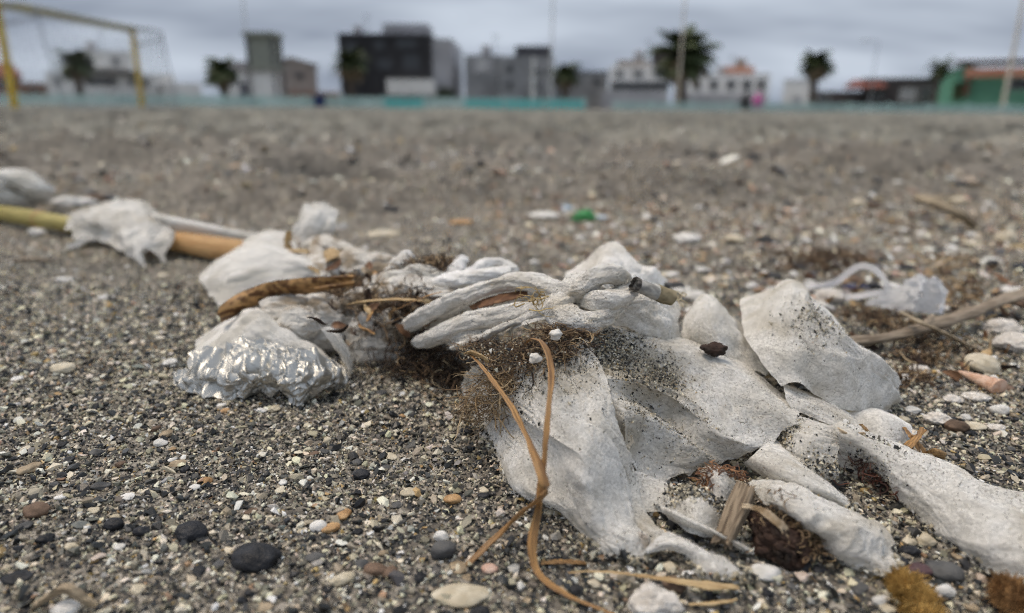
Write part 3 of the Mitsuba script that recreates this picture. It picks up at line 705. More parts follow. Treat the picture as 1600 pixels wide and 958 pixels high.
sheet(f'{w}__torn_strip', [
    [(1000, 868, .004), (1025, 842, .006), (1046, 830, .005)], [(1050, 862, .003), (1062, 852, .007), (1080, 846, .004)], [(1075, 882, .001), (1100, 868, .006), (1112, 864, .003)],
    [(1095, 902, .001), (1120, 885, .005), (1140, 876, .002)], [(1140, 910, .001), (1155, 899, .003), (1162, 894, .001)], [(1170, 914, .0005), (1174, 910, .001), (1178, 907, .0005)]], 36, 70, seed=12, buckle=.02)
sheet(f'{w}__draped_panel', [
    [(905, 490, .044), (930, 488, .042), (1039, 517, .030), (1120, 544, .025), (1185, 579, .019), (1252, 636, .012)],
    [(905, 500, .048), (936, 500, .048), (1039, 527, .0385), (1120, 555, .033), (1180, 592, .027), (1252, 650, .0195)],
    [(905, 524, .045), (932, 530, .045), (1030, 565, .0345), (1110, 598, .0275), (1170, 632, .022), (1238, 668, .0155)],
    [(915, 566, .037), (938, 562, .039), (1022, 594, .0315), (1085, 632, .0248), (1140, 665, .018), (1212, 690, .011)],
    [(922, 590, .034), (947, 582, .0385), (1038, 612, .029), (1098, 652, .0215), (1150, 688, .0155), (1190, 707, .009)],
    [(930, 612, .030), (955, 606, .0340), (1020, 632, .0232), (1069, 672, .0163), (1110, 702, .011), (1163, 722, .005)],
    [(938, 640, .026), (965, 628, .0312), (1038, 656, .0225), (1090, 692, .0145), (1117, 713, .0095), (1138, 725, .005)],
    [(950, 672, .021), (978, 660, .0268), (1003, 690, .0175), (1040, 718, .010), (1071, 736, .006), (1092, 741, .004)],
    [(962, 706, .014), (986, 694, .020), (1001, 722, .0135), (1018, 742, .008), (1040, 751, .005), (1062, 752, .002)]], 140, 130, seed=13, buckle=.04, freq=.012, pin=.008, iters=130, wr=((0, 1.4, 6, -.0023), (0, 4, 16, -.0009)))
sheet(f'{w}__side_panel', [
    [(1235, 640, .017), (1275, 655, .0175), (1315, 667, .016)], [(1225, 672, .012), (1270, 690, .016), (1313, 700, .013)],
    [(1212, 695, .006), (1262, 718, .010), (1310, 730, .009)], [(1215, 712, .003), (1265, 740, .006), (1309, 757, .003)]], 60, 60, seed=14, buckle=.05, freq=.009, wr=((0, 2, 7, -.0010),))
sheet(f'{w}__rolled_strip', [
    [(1163, 723, .002), (1200, 748, .001), (1250, 770, .001), (1309, 787, .0005), (1328, 806, .0005)], [(1178, 712, .010), (1220, 735, .012), (1270, 762, .010), (1315, 785, .005), (1328, 803, .001)],
    [(1200, 694, .010), (1247, 730, .011), (1290, 762, .008), (1318, 786, .004), (1329, 801, .001)], [(1212, 690, .003), (1255, 725, .003), (1296, 758, .003), (1322, 782, .002), (1330, 798, .0005)]], 80, 40, seed=15, buckle=.03, wr=((0, 2, 6, -.0008),))
sheet(f'{w}__lower_fold', [
    [(955, 722, .014), (965, 765, .009), (975, 805, .003)], [(1003, 740, .009), (1012, 770, .006), (1018, 800, .003)], [(1050, 755, .006), (1055, 782, .008), (1048, 806, .003)], [(1100, 765, .006), (1098, 795, .010), (1085, 836, .004)], [(1130, 790, .005), (1126, 806, .006), (1121, 838, .002)]], 50, 60, seed=16, buckle=.04, freq=.006)
sheet(f'{w}__flap', [
    [(1094, 733, .006), (1118, 728, .011), (1142, 738, .009)], [(1098, 758, .006), (1124, 752, .011), (1148, 762, .007)], [(1108, 790, .005), (1125, 785, .006), (1146, 778, .004)]], 36, 40, seed=17, buckle=.03, freq=.007)
sheet(f'{w}__torn_strip', [
    [(1022, 788, .004), (1035, 795, .008), (1046, 812, .003)], [(1060, 800, .005), (1072, 812, .010), (1082, 830, .002)], [(1105, 822, .003), (1118, 832, .008), (1125, 847, .001)],
    [(1150, 845, .002), (1160, 853, .005), (1168, 866, .001)], [(1172, 856, .001), (1175, 860, .002), (1177, 866, .0005)]], 34, 70, seed=18, buckle=.03)
sheet(f'{w}__end_strip', [
    [(1200, 790, .013), (1221, 797, .009), (1254, 818, .006), (1281, 830, .005), (1291, 856, .002), (1308, 872, .001), (1335, 886, .001), (1362, 893, .001), (1402, 912, .0005)],
    [(1188, 778, .014), (1245, 800, .015), (1290, 825, .013), (1325, 848, .010), (1350, 868, .006), (1375, 884, .004), (1405, 909, .002)],
    [(1172, 766, .011), (1200, 764, .012), (1254, 777, .012), (1308, 803, .010), (1342, 817, .009), (1372, 834, .007), (1378, 864, .004), (1382, 880, .003), (1408, 907, .001)],
    [(1178, 760, .004), (1206, 759, .004), (1260, 771, .003), (1316, 796, .002), (1350, 812, .002), (1382, 832, .001), (1390, 862, .001), (1395, 880, .001), (1412, 905, .0005)]], 120, 50, seed=19, buckle=.04, pin=.01, wr=((0, 2, 4, -.0016), (0, 10, 7, -.0007)))
sheet(f'{w}__long_strip', [
    [(1308, 726, .003), (1340, 732, .003), (1372, 748, .001), (1405, 776, .001), (1442, 809, .001), (1483, 844, .001), (1523, 876, .001), (1572, 906, .001), (1700, 975, .001)],
    [(1312, 697, .011), (1360, 716, .011), (1408, 750, .010), (1462, 788, .010), (1518, 826, .010), (1578, 856, .010), (1705, 915, .010)],
    [(1313, 669, .018), (1326, 681, .018), (1368, 698, .016), (1423, 721, .015), (1488, 747, .014), (1523, 771, .014), (1600, 794, .013), (1720, 835, .012)],
    [(1318, 662, .009), (1332, 674, .008), (1374, 690, .006), (1430, 714, .004), (1495, 740, .003), (1532, 764, .003), (1610, 788, .002), (1730, 830, .002)]], 170, 64, seed=20, buckle=.03, freq=.012, pin=.01, iters=100, wr=((0, 2, 4, -.0019), (0, 6, 10, -.0009)))
sheet(f'{w}__back_layer', [
    [(1222, 600, .020), (1285, 624, .013), (1326, 646, .008), (1368, 690, .004)], [(1228, 618, .021), (1283, 640, .017), (1325, 660, .0125), (1366, 696, .008)], [(1238, 640, .017), (1280, 658, .0145), (1318, 674, .012), (1362, 702, .006)]], 80, 34, seed=21, buckle=.03, wr=((0, 2, 5, .0008),))
sheet(f'{w}__back_layer', [
    [(1455, 736, .003), (1480, 742, .005), (1530, 762, .002)], [(1458, 742, .007), (1490, 745, .010), (1535, 770, .005)], [(1468, 750, .007), (1500, 760, .009), (1540, 778, .005)]], 36, 26, seed=22, buckle=.02)
# the knot and the ropes that run into it
strand(f'{w}__twisted_strand', [(626, 512, .020), (642, 506, .027), (668, 491, .034), (702, 473, .042), (740, 455, .050), (780, 444, .055), (815, 441, .058), (850, 448, .058), (888, 459, .056), (925, 470, .050)], [.0026, .0046, .0052, .0050, .0046, .0048, .0050, .0048, .005], n=130, twist=.8, seed=3, depth=.16)
strand(f'{w}__twisted_strand', [(652, 538, .016), (668, 531, .022), (692, 519, .029), (728, 506, .036), (770, 498, .042), (822, 487, .047), (872, 474, .053), (915, 470, .050)], [.0026, .0046, .0050, .0052, .0054, .0050, .0046, .004], n=120, twist=.7, seed=4, flat=.8, depth=.16)
strand(f'{w}__thin_fold', [(706, 544, .024), (745, 531, .033), (790, 511, .042), (830, 493, .048), (872, 477, .055), (900, 468, .056)], [.0012, .0020, .0022, .0022, .0026, .002], n=90, sides=24, twist=1, seed=5)
sheet(f'{w}__pleated_band', [[(640, 506, .024), (702, 474, .042), (780, 446, .0545), (850, 449, .0575), (905, 462, .055)], [(662, 514, .0215), (714, 490, .0320), (785, 468, .0435), (850, 464, .0515), (905, 470, .053)], [(668, 528, .023), (725, 505, .0365), (785, 488, .0455), (850, 478, .0525), (905, 478, .053)],
    [(690, 536, .023), (740, 521, .035), (795, 502, .0435), (850, 488, .051), (900, 485, .052)], [(706, 546, .022), (752, 533, .033), (800, 512, .042), (855, 496, .050), (900, 492, .051)]], 120, 70, seed=23, buckle=.10, freq=.006, pin=.02, wr=((0, 1.3, 5, -.0013), (0, 3, 16, -.0006)))
cloth_lump(f'{w}__knot', P(915, 478, .048), (.0135, .012, .0125), 4, rot=.5, amp=.45)
strand(f'{w}__knot_loop', [(905, 470, .055), (908, 452, .061), (922, 438, .065), (946, 429, .067), (968, 436, .064), (977, 453, .060), (962, 467, .059), (936, 470, .058), (915, 474, .054)], [.0036, .0042, .0046, .0044, .0044, .0046, .0046, .0044, .004], n=110, twist=1.0, seed=6, depth=.25, flat=.85)
strand(f'{w}__knot_band', [(872, 470, .054), (876, 488, .052), (892, 503, .050), (918, 504, .050), (945, 492, .053), (965, 478, .055)], [.004, .0056, .006, .006, .005, .004], n=90, twist=.8, seed=7, depth=.28, flat=.8)
sheet(f'{w}__shoulder', [[(975, 440, .050), (1020, 455, .044), (1050, 462, .036), (1064, 482, .026)], [(950, 462, .058), (1000, 468, .054), (1040, 476, .046), (1063, 496, .034)], [(936, 484, .054), (1000, 494, .048), (1044, 508, .041), (1063, 520, .032)], [(932, 502, .047), (1000, 520, .041), (1048, 534, .034), (1066, 540, .027)]], 90, 60, seed=25, buckle=.08, freq=.008, pin=.01, wr=((0, 4, 7, -.0011),))

w = thing('wipe', 'arched fold of thick white cloth standing right of the knotted wipe', 'wipe')
sheet(f'{w}__arched_fold', [
    [(1222, 603, .023), (1240, 598, .025), (1261, 608, .021), (1285, 624, .016), (1330, 641, .009), (1373, 640, .003), (1397, 634, .001)],
    [(1188, 560, .030), (1225, 552, .034), (1270, 568, .030), (1310, 593, .024), (1350, 610, .016), (1385, 619, .0085), (1399, 624, .004)],
    [(1164, 518, .034), (1203, 503, .041), (1250, 513, .042), (1298, 543, .0355), (1343, 570, .0265), (1383, 597, .015), (1401, 612, .007)],
    [(1160, 484, .036), (1210, 465, .046), (1231, 459, .050), (1255, 471, .049), (1272, 491, .046), (1301, 515, .041), (1332, 545, .033), (1374, 573, .023), (1400, 606, .010)],
    [(1170, 480, .020), (1220, 462, .026), (1262, 478, .024), (1305, 512, .016), (1348, 552, .010), (1400, 597, .003)]], 120, 80, seed=31, buckle=.03, freq=.012, t=.0009, pin=.01, iters=100, wr=((0, 3, 3, -.0024), (0, 8, 6, -.0009)))
w = thing('wipe', 'pointed white fold of cloth with a rusty spot, left of the arched fold', 'wipe')
sheet(f'{w}__pointed_fold', [
    [(1060, 512, .012), (1107, 464, .034), (1164, 510, .020), (1218, 556, .008)], [(1056, 519, .028), (1105, 466, .048), (1156, 516, .035), (1208, 560, .020)],
    [(1062, 538, .028), (1110, 506, .041), (1150, 536, .032), (1206, 570, .021)], [(1085, 552, .025), (1120, 546, .031), (1150, 560, .027), (1200, 585, .019)]], 80, 60, seed=32, buckle=.04, pin=.01, wr=((0, 4, 2.5, -.0018), (0, 9, 6, -.0008)))
w = thing('wipe', 'clean white cloth hump rising behind the knot', 'wipe')
sheet(f'{w}__hump', [
    [(893, 428, .028), (937, 389, .044), (1000, 416, .033), (1048, 442, .022)], [(880, 433, .042), (905, 420, .048), (936, 393, .060), (962, 398, .060), (991, 418, .055), (1027, 428, .047), (1042, 448, .038)],
    [(884, 460, .036), (930, 438, .052), (975, 446, .049), (1041, 476, .034)], [(890, 480, .028), (940, 470, .040), (980, 478, .036), (1040, 495, .024)]], 90, 60, seed=33, buckle=.05, freq=.01, m='wipe_cloth_clean', pin=.01, wr=((0, 4, 2, -.0020), (0, 9, 6, -.0009)))
w = thing('wipe', 'small white corner of cloth on the pebbles, right of the arched fold', 'wipe')
sheet(f'{w}__corner', [
    [(1322, 645, .004), (1361, 637, .008), (1380, 641, .006)], [(1338, 660, .007), (1378, 655, .012), (1426, 674, .006)], [(1367, 699, .002), (1385, 704, .003), (1393, 706, .002)]], 50, 40, seed=34, buckle=.01, m='wipe_cloth_clean')

# the cloths on the left
w = thing('wipe', 'white cloth wound round the cane, far left middle', 'wipe')
sheet(f'{w}__wrapped_fold', [
    [(98, 343, .004), (150, 330, .010), (220, 328, .010), (266, 348, .004)],
    [(97, 346, .018), (140, 329, .033), (185, 320, .037), (225, 327, .036), (250, 344, .031), (266, 358, .027)],
    [(106, 360, .014), (150, 347, .026), (198, 344, .031), (228, 348, .030), (250, 364, .023), (264, 374, .019)],
    [(112, 376, .008), (150, 364, .015), (188, 374, .018), (214, 380, .018), (240, 388, .014), (260, 396, .009)],
    [(95, 391, .003), (140, 376, .008), (176, 384, .010), (205, 406, .004), (222, 416, .002), (232, 398, .008), (248, 410, .003), (262, 412, .002)]], 130, 80, seed=41, buckle=.12, freq=.010, iters=110, m='wipe_cloth_far', pin=.01, t=.001, wr=((0, 6, 1.4, -.0042), (0, 12, 4, -.0013)))
sheet(f'{w}__trailing_fold', [[(245, 342, .018), (320, 358, .014), (400, 374, .006)], [(240, 340, .033), (320, 358, .024), (405, 375, .015)], [(250, 358, .022), (320, 376, .012), (400, 392, .005)]], 60, 24, seed=42, buckle=.04, m='wipe_cloth_far')
w = thing('wipe', 'white cloth tab standing upright behind the end of the cane', 'wipe')
sheet(f'{w}__tab', [[(444, 378, .020), (475, 386, .021), (512, 388, .017)], [(458, 352, .036), (490, 354, .038), (520, 366, .030)], [(470, 332, .046), (498, 330, .048), (526, 344, .040)], [(480, 318, .051), (500, 312, .054), (528, 328, .047)]], 60, 50, seed=43, buckle=.01, m='wipe_cloth_far', t=.0012, pin=.06, wr=((0, 3, 2, .0040), (0, 7, 5, .0012)))
sheet(f'{w}__base_fold', [[(385, 378, .012), (420, 365, .018), (455, 368, .018)], [(382, 386, .024), (420, 372, .030), (460, 376, .028)], [(388, 394, .022), (425, 388, .024), (465, 390, .022)]], 40, 24, seed=44, buckle=.03, m='wipe_cloth_far')
w = thing('wipe', 'smooth white cloth lying over the brown striped leaf', 'wipe')
sheet(f'{w}__rolled_end', [
    [(325, 425, .006), (405, 385, .012), (500, 400, .014)], [(311, 433, .016), (350, 407, .030), (400, 388, .037), (445, 394, .035), (498, 412, .030)],
    [(320, 452, .013), (365, 430, .025), (415, 414, .029), (460, 414, .029), (505, 425, .026)], [(343, 480, .009), (382, 459, .015), (430, 440, .020), (480, 433, .022), (515, 440, .020)]], 90, 60, seed=45, buckle=.03, m='wipe_cloth_far', t=.0014, pin=.01, wr=((0, 2.2, 4, -.0026), (0, 5, 8, -.0011)))
w = thing('wipe', 'folded white cloth beneath the crumpled foil', 'wipe')
sheet(f'{w}__folded_sheet', [
    [(308, 522, .004), (395, 479, .012), (460, 508, .009), (548, 572, .003)], [(302, 537, .010), (345, 507, .019), (397, 483, .031), (440, 508, .025), (490, 543, .017), (540, 582, .007)],
    [(301, 562, .009), (350, 535, .017), (410, 524, .023), (460, 548, .017), (510, 580, .010)], [(299, 592, .001), (350, 592, .003), (420, 592, .005), (480, 602, .003), (540, 607, .001)]], 100, 70, seed=46, buckle=.05, m='wipe_cloth_far', t=.0011, pin=.01, wr=((0, 5, 2.5, -.0022), (0, 6, 9, -.0011)))
sheet(f'{w}__side_strip', [[(503, 512, .024), (512, 528, .020), (526, 550, .012), (540, 570, .006), (543, 586, .001)], [(514, 512, .027), (524, 522, .026), (538, 545, .020), (546, 565, .012), (548, 584, .004)], [(524, 516, .024), (534, 528, .020), (545, 548, .012), (551, 570, .006), (549, 586, .001)]], 60, 24, seed=47, buckle=.03, m='wipe_cloth_far')
cloth_lump(f'{w}__crumpled_lump', P(447, 492, .022), (.013, .014, .010), 8, m='wipe_cloth_dirty'); cloth_lump(f'{w}__crumpled_lump', P(468, 505, .022), (.009, .010, .008), 9, m='wipe_cloth_dirty')
cloth_lump(f'{w}__crumpled_lump', P(500, 505, .016), (.016, .016, .013), 10, m='wipe_cloth_dirty')
w = thing('wipe', 'tangle of grey white cloth ends around the tip of the cane', 'wipe')
strand(f'{w}__cloth_end', [(478, 386, .024), (495, 379, .030), (515, 383, .032), (540, 391, .030), (565, 400, .028), (590, 404, .024)], [.004, .006, .007, .007, .006, .004], m='wipe_cloth_dirty', seed=21)
strand(f'{w}__cloth_end', [(492, 382, .030), (496, 400, .028), (500, 420, .026), (508, 436, .022)], [.004, .005, .005, .004], m='wipe_cloth_dirty', seed=22)
cloth_lump(f'{w}__crumpled_lump', P(552, 418, .024), (.018, .014, .009), 11, m='wipe_cloth_dirty'); cloth_lump(f'{w}__crumpled_lump', P(590, 418, .024), (.014, .013, .008), 12, m='wipe_cloth_dirty')
cloth_lump(f'{w}__crumpled_lump', P(578, 480, .022), (.016, .012, .010), 13, m='wipe_cloth_dirty'); cloth_lump(f'{w}__crumpled_lump', P(615, 530, .012), (.011, .010, .014), 14, m='wipe_cloth_dirty'); cloth_lump(f'{w}__crumpled_lump', P(580, 535, .010), (.012, .010, .014), 15, m='wipe_cloth_dirty')
w = thing('wipe', 'torn white cloth ends heaped up left of the knot', 'wipe')
strand(f'{w}__cloth_end', [(640, 440, .038), (680, 444, .040), (720, 438, .044), (760, 430, .048), (800, 424, .050)], [.004, .005, .006, .005, .003], m='wipe_cloth_clean', seed=23)
strand(f'{w}__cloth_end', [(690, 440, .038), (712, 420, .044), (722, 405, .046)], [.003, .0042, .0036], m='wipe_cloth_clean', seed=24); strand(f'{w}__cloth_end', [(725, 430, .044), (750, 418, .048), (780, 412, .048), (796, 420, .046), (770, 428, .044)], [.003, .004, .0036, .004, .003], m='wipe_cloth_clean', seed=25)
strand(f'{w}__cloth_end', [(596, 440, .034), (625, 432, .040), (660, 426, .043), (695, 434, .042)], [.003, .0055, .0055, .003], m='wipe_cloth_far', seed=26); strand(f'{w}__cloth_end', [(612, 424, .038), (628, 408, .046), (638, 400, .047)], [.004, .005, .004], m='wipe_cloth_clean', seed=27)
cloth_lump(f'{w}__crumpled_lump', P(690, 462, .034), (.024, .012, .008), 16, m='wipe_cloth_dirty'); cloth_lump(f'{w}__crumpled_lump', P(640, 455, .034), (.014, .012, .008), 17, m='wipe_cloth_dirty'); cloth_lump(f'{w}__crumpled_lump', P(605, 448, .030), (.012, .012, .007), 18, m='wipe_cloth_dirty')
w = thing('wipe', 'bunched white cloth at the left edge of the picture, beyond the cane', 'wipe')
strand(f'{w}__bunched_fold', [(-90, 310, .026), (-30, 294, .036), (0, 284, .041), (35, 283, .041), (56, 294, .033), (66, 310, .015)], [.012, .016, .016, .015, .013, .009], m='wipe_cloth_far', seed=28, n=110)
strand(f'{w}__bunched_fold', [(-60, 318, .018), (-10, 308, .024), (25, 309, .022), (45, 320, .010)], [.012, .014, .012, .008], m='wipe_cloth_far', seed=29, n=80); strand(f'{w}__bunched_fold', [(-50, 322, .014), (0, 312, .020), (40, 322, .010)], [.01, .012, .006], m='wipe_cloth_far', seed=30, n=60)

def lint(t, keys, n, length, m, seed):
    """Loose fibres standing off the cloth."""
    rr = np.random.default_rng(seed)
    V, Fc, at = [], [], 0
    for key in keys:
        X = SHEETS[key].reshape(-1, 3)
        i = rr.integers(0, len(X), n)
        d = rr.normal(size=(n, 3)); d /= np.linalg.norm(d, axis=1, keepdims=True); d[:, 2] = np.abs(d[:, 2])
        e = np.cross(d, rr.normal(size=(n, 3))); e /= np.linalg.norm(e, axis=1, keepdims=True)
        L_ = length * rr.uniform(.4, 1.4, (n, 1)); w_ = .000035
        a_, b_, c_ = X[i], X[i] + d * L_ * .5 + e * L_ * .2, X[i] + d * L_ + e * L_ * .1
        v = np.stack([a_ - e * w_, a_ + e * w_, b_ + e * w_, b_ - e * w_, c_], 1).reshape(-1, 3)
        q = np.arange(n)[:, None] * 5
        V.append(v); Fc.append(np.vstack([q + [0, 1, 2], q + [0, 2, 3], q + [3, 2, 4]]) + at); at += len(v)
    add(f'{t}__lint', trimesh.Trimesh(np.vstack(V), np.vstack(Fc), process=False), m, kind='stuff')
for t_, n_, m_ in (('wipe', 1100, 'wipe_cloth_clean'), ('wipe_001', 2200, 'wipe_cloth_clean'), ('wipe_002', 1500, 'wipe_cloth_clean'), ('wipe_003', 1500, 'wipe_cloth_clean'), ('wipe_005', 700, 'wipe_cloth_far'), ('wipe_006', 1500, 'wipe_cloth_far'), ('wipe_007', 2500, 'wipe_cloth_far'), ('wipe_008', 1200, 'wipe_cloth_far'), ('wipe_010', 500, 'wipe_cloth_clean')):
    lint(t_, [k for k in SHEETS if k.startswith(t_ + '__')], n_, .0011 if t_ < 'wipe_005' else .002, m_, len(t_) * 7 + n_)
# ------------------------------------------------------------------ grit on the cloth
def grit(n, pick, sz, seed, cols=None):
    rr = np.random.default_rng(seed)
    pts = []
    for X, wgt in pick:
        fl = X.reshape(-1, 3)
        w_ = wgt(fl) if callable(wgt) else np.full(len(fl), float(wgt))
        pts.append((fl, w_))
    allp = np.vstack([p for p, _ in pts]); ww = np.concatenate([q for _, q in pts])
    i = rr.choice(len(allp), n, p=ww / ww.sum())
    s = np.clip(sz * np.exp(.45 * rr.normal(size=n)), sz * .5, sz * 3.2) / 2
    p = allp[i] + rr.normal(0, .0005, (n, 3)) * [1, 1, 0] + np.c_[np.zeros((n, 2)), s * .5 + .0003]
    pal, pw = cols if cols else (PAL, PW)
    c = pal[rr.choice(len(pal), n, p=pw)] * rr.uniform(.7, 1.2, (n, 1))
    return scatter(OCT, p, s[:, None] * np.ones(3) * rr.uniform(.7, 1.2, (n, 3)), rand_rot(n), np.clip(c, 0, .75))
main = [k for k in SHEETS if k.startswith(('wipe__', 'wipe_001', 'wipe_002'))]
def patchy(f):
    fl = meshkit.fbm(f / .013, 3, 77)
    return .30 + 5 * np.clip(fl - .52, 0, 1)
m, c = grit(15000, [(SHEETS[k], patchy) for k in main], .00030, 5, (PAL, np.array([.20, .18, .10, .08, .08, .08, .10, .10, .03, .02, .01, .02])))
add('sand_grit', m, 'grain', 'fine dark and glassy grit sticking to the white cloth', kind='stuff', color=c)
def near_px(px, py, hh, r):
    q = P(px, py, hh)
    return lambda f: np.exp(-((f - q) ** 2).sum(1) / r ** 2)
POCKETS = [('wipe__draped_panel', 985, 558, .037, .014, 3432, 0.00059), ('wipe__draped_panel', 945, 545, .041, .008, 3080, 0.00066), ('wipe__draped_panel', 1045, 586, .031, .006, 1540, 0.00053), ('wipe__lower_fold', 1075, 768, .009, .005, 1300, .0008), ('wipe__lower_fold', 1120, 790, .007, .003, 300, .0008),
           ('wipe__front_panel', 745, 620, .006, .010, 1980, 0.00040), ('wipe__front_panel', 850, 560, .040, .016, 3300, 0.00053), ('wipe__side_panel', 1225, 690, .008, .006, 990, 0.00066), ('wipe__draped_panel', 1010, 640, .024, .012, 1980, 0.00040), ('wipe__pleated_band', 720, 500, .032, .010, 1980, 0.00053),
           ('wipe__draped_panel', 1075, 672, .0175, .010, 1540, 0.00040), ('wipe__long_strip', 1360, 735, .006, .007, 1188, 0.00066), ('wipe_001__arched_fold', 1270, 505, .044, .010, 1100, 0.00059), ('wipe__side_panel', 1290, 745, .006, .006, 616, 0.00073)]
ms = [grit(n, [(SHEETS[k], near_px(px, py, hh, r))], sz, 100 + q) for q, (k, px, py, hh, r, n, sz) in enumerate(POCKETS)]
V, Fc, C, at = [], [], [], 0
for m, c in ms:
    V.append(m.vertices); Fc.append(m.faces + at); C.append(c); at += len(m.vertices)
add('sand_grit', (np.vstack(V), np.vstack(Fc)), 'grain', 'pockets of coarse sand caught in the folds of the white cloth', kind='stuff', color=np.vstack(C))

low = []
for k in SHEETS:
    q = SHEETS[k].reshape(-1, 3)
    hq = q[:, 2] - g(q[:, 0], q[:, 1])
    low.append((q[hq < .0022][::2] + [0, 0, .0002], 1.0))
m, c = grit(7000, [x for x in low if len(x[0])], .0012, 56)
add('sand_grit', m, 'grain', 'sand grains banked along the lower edges of the cloth', kind='stuff', color=c)
for px, py, hh, s_, lab in ((868, 523, .052, .0030, 'chalky white stone bit at the top of the fibre nest'), (836, 560, .047, .0026, 'pale stone bit in the middle of the fibre nest, inside the straw hook')):
    v, f = lump(px % 50, 3, .5, 1.3, .07); s_ *= .75; t = thing('stone', lab, 'stone')
    scene[t] = mikit.ply(trimesh.Trimesh(v * [s_, s_ * .8, s_ * .8] + P(px, py, hh), f, process=False), 'chalk_bit', smooth=40)
mixed('chalk_bit', (.52, .50, .46), (.74, .72, .68), .002, rough=.9)
nest = []
for px, py, hh, r in [(760, 548, .034, .008), (800, 552, .037, .009), (845, 545, .042, .009), (885, 535, .045, .008), (825, 565, .039, .008), (865, 560, .041, .007), (680, 560, .006, .02), (640, 530, .008, .02)]:
    q = P(px, py, hh); nest.append(q + np.random.default_rng(int(px)).normal(0, r * .6, (700, 3)) * [1, 1, .22])
m, c = grit(3000, [(np.vstack(nest), 1.0)], .0008, 55)
add('sand_grit', m, 'grain', 'sand grains caught in the fibres below the knot', kind='stuff', color=c)

MARKS = [(-100, 160, 560, 690, 'at the left edge, level with the foil'), (160, 420, 560, 690, 'in front of the left half of the foil'), (420, 720, 560, 690, 'between the foil and the front cloth panel'), (-100, 160, 690, 800, 'far left, below the pale oval pebble'), (160, 420, 690, 800, 'above the two black pebbles'), (420, 620, 690, 800, 'around the black angular pebble'), (620, 830, 690, 800, 'beside the yellow shell piece'),
         (-100, 200, 800, 1000, 'near the lower left shell fragment'), (200, 460, 800, 1000, 'around the biggest black pebble'), (460, 660, 800, 1000, 'around the bean shaped pebble'), (660, 840, 800, 1000, 'around the large flat cream shell'), (840, 1000, 800, 1000, 'by the feet of the straw blades'), (1000, 1240, 800, 1000, 'beside the coral stone'), (1240, 1420, 800, 1000, 'under the cloth end strip'), (1420, 1700, 800, 1000, 'under the long cloth strip'),
         (1360, 1700, 560, 800, 'right of the arched fold'), (830, 1360, 560, 800, 'among the cloth folds'), (-100, 330, 240, 600, 'near the cane on the left'), (330, 760, 240, 600, 'behind the left cloths'), (760, 1060, 240, 400, 'around the green glass'), (760, 1060, 400, 600, 'just behind the knot'), (1060, 1330, 240, 600, 'behind the arched fold'), (1330, 1700, 240, 420, 'behind the ribbon and film'), (1330, 1700, 420, 600, 'around the crossed sticks')]
def where(lab, px, py):
    m_ = next((m[4] for m in MARKS if m[0] <= px < m[1] and m[2] <= py < m[3]), 'out on the open beach')
    s = lab.split(' lying loose')[0].split(' scattered')[0] + ' ' + m_
    return s, s.replace('pebble', 'pebbles').replace('shell bit', 'shell bits')

# ------------------------------------------------------------------ plant litter
vmat('fibre', .75, .25); vmat('blade_skin', .5, .35)
BR = np.array([[.060, .040, .028], [.105, .068, .042], [.19, .13, .078], [.31, .22, .125], [.035, .026, .021], [.43, .34, .22]])
def tangle(key, spots, n, length, thick, label, cat, seed, palette=BR, pw=None, wander=.9, flatten=.6):
    """A loose tuft of dry fibres."""
    rr = np.random.default_rng(seed)
    base_ = [P(*s_[:3]) for s_ in spots]; zf = [float(g(q_[0], q_[1])) for q_ in base_]
    V, Fc, C, at = [], [], [], 0
    for k in range(n):
        k_ = rr.integers(len(spots)); r = spots[k_][3]
        p = base_[k_] + rr.normal(0, r * .5, 3) * [1, 1, flatten]
        d = rr.normal(size=3) * [1, 1, .25]; d /= np.linalg.norm(d)
        ln = length * rr.uniform(.4, 1.3); q = [p]
        m_ = 7
        turn = rr.normal(size=3) * wander
        for _ in range(m_):
            d = d + np.cross(turn, d) * .45 + rr.normal(size=3) * .22; d /= np.linalg.norm(d)
            q.append(q[-1] + d * ln / m_)
        q = np.array(q); q[:, 2] = np.minimum(q[:, 2], p[2] + r * .35); q[:, 2] = np.maximum(q[:, 2], zf[k_] + thick)
        t_ = thick * rr.uniform(.5, 1.5)
        v, f = tube(q, [t_, t_, t_ * .5], 4, cap=False, flat=rr.uniform(.3, 1))
        c = palette[rr.choice(len(palette), p=pw)] * rr.uniform(.7, 1.25)
        V.append(v); Fc.append(f + at); C.append(np.tile(c, (len(v), 1))); at += len(v)
    return add(key, (np.vstack(V), np.vstack(Fc)), 'fibre', label, cat, kind='stuff', color=np.clip(np.vstack(C), 0, .9))

tangle('dried_seaweed', [(752, 545, .033, .008), (780, 552, .035, .009), (815, 545, .041, .008), (850, 540, .044, .008), (880, 532, .047, .007), (905, 520, .048, .006), (790, 572, .030, .009), (830, 562, .040, .008), (870, 552, .043, .006), (860, 520, .048, .005)], 1250, .009, .00019, 'nest of dark brown fibres lying under the knot', 'seaweed', 1, pw=[.24, .24, .22, .12, .12, .06], wander=.35, flatten=.25)
tangle('dried_seaweed', [(775, 600, .026, .008), (790, 590, .030, .010), (755, 640, .012, .010), (770, 625, .020, .010)], 420, .016, .00018, 'tuft of pale brown fibres hanging down the front of the white cloth', 'seaweed', 2, pw=[.05, .15, .3, .3, .0, .2], wander=.35, flatten=.35)
tangle('dried_seaweed', [(640, 480, .026, .012), (625, 500, .022, .014), (650, 540, .012, .016), (690, 565, .008, .016), (600, 500, .022, .016), (700, 590, .003, .016), (640, 570, .004, .016)], 1500, .013, .00026, 'dark mass of brown fibres beneath the twisted cloth ropes', 'seaweed', 3, pw=[.3, .22, .1, .03, .34, .01], wander=.7, flatten=.5)
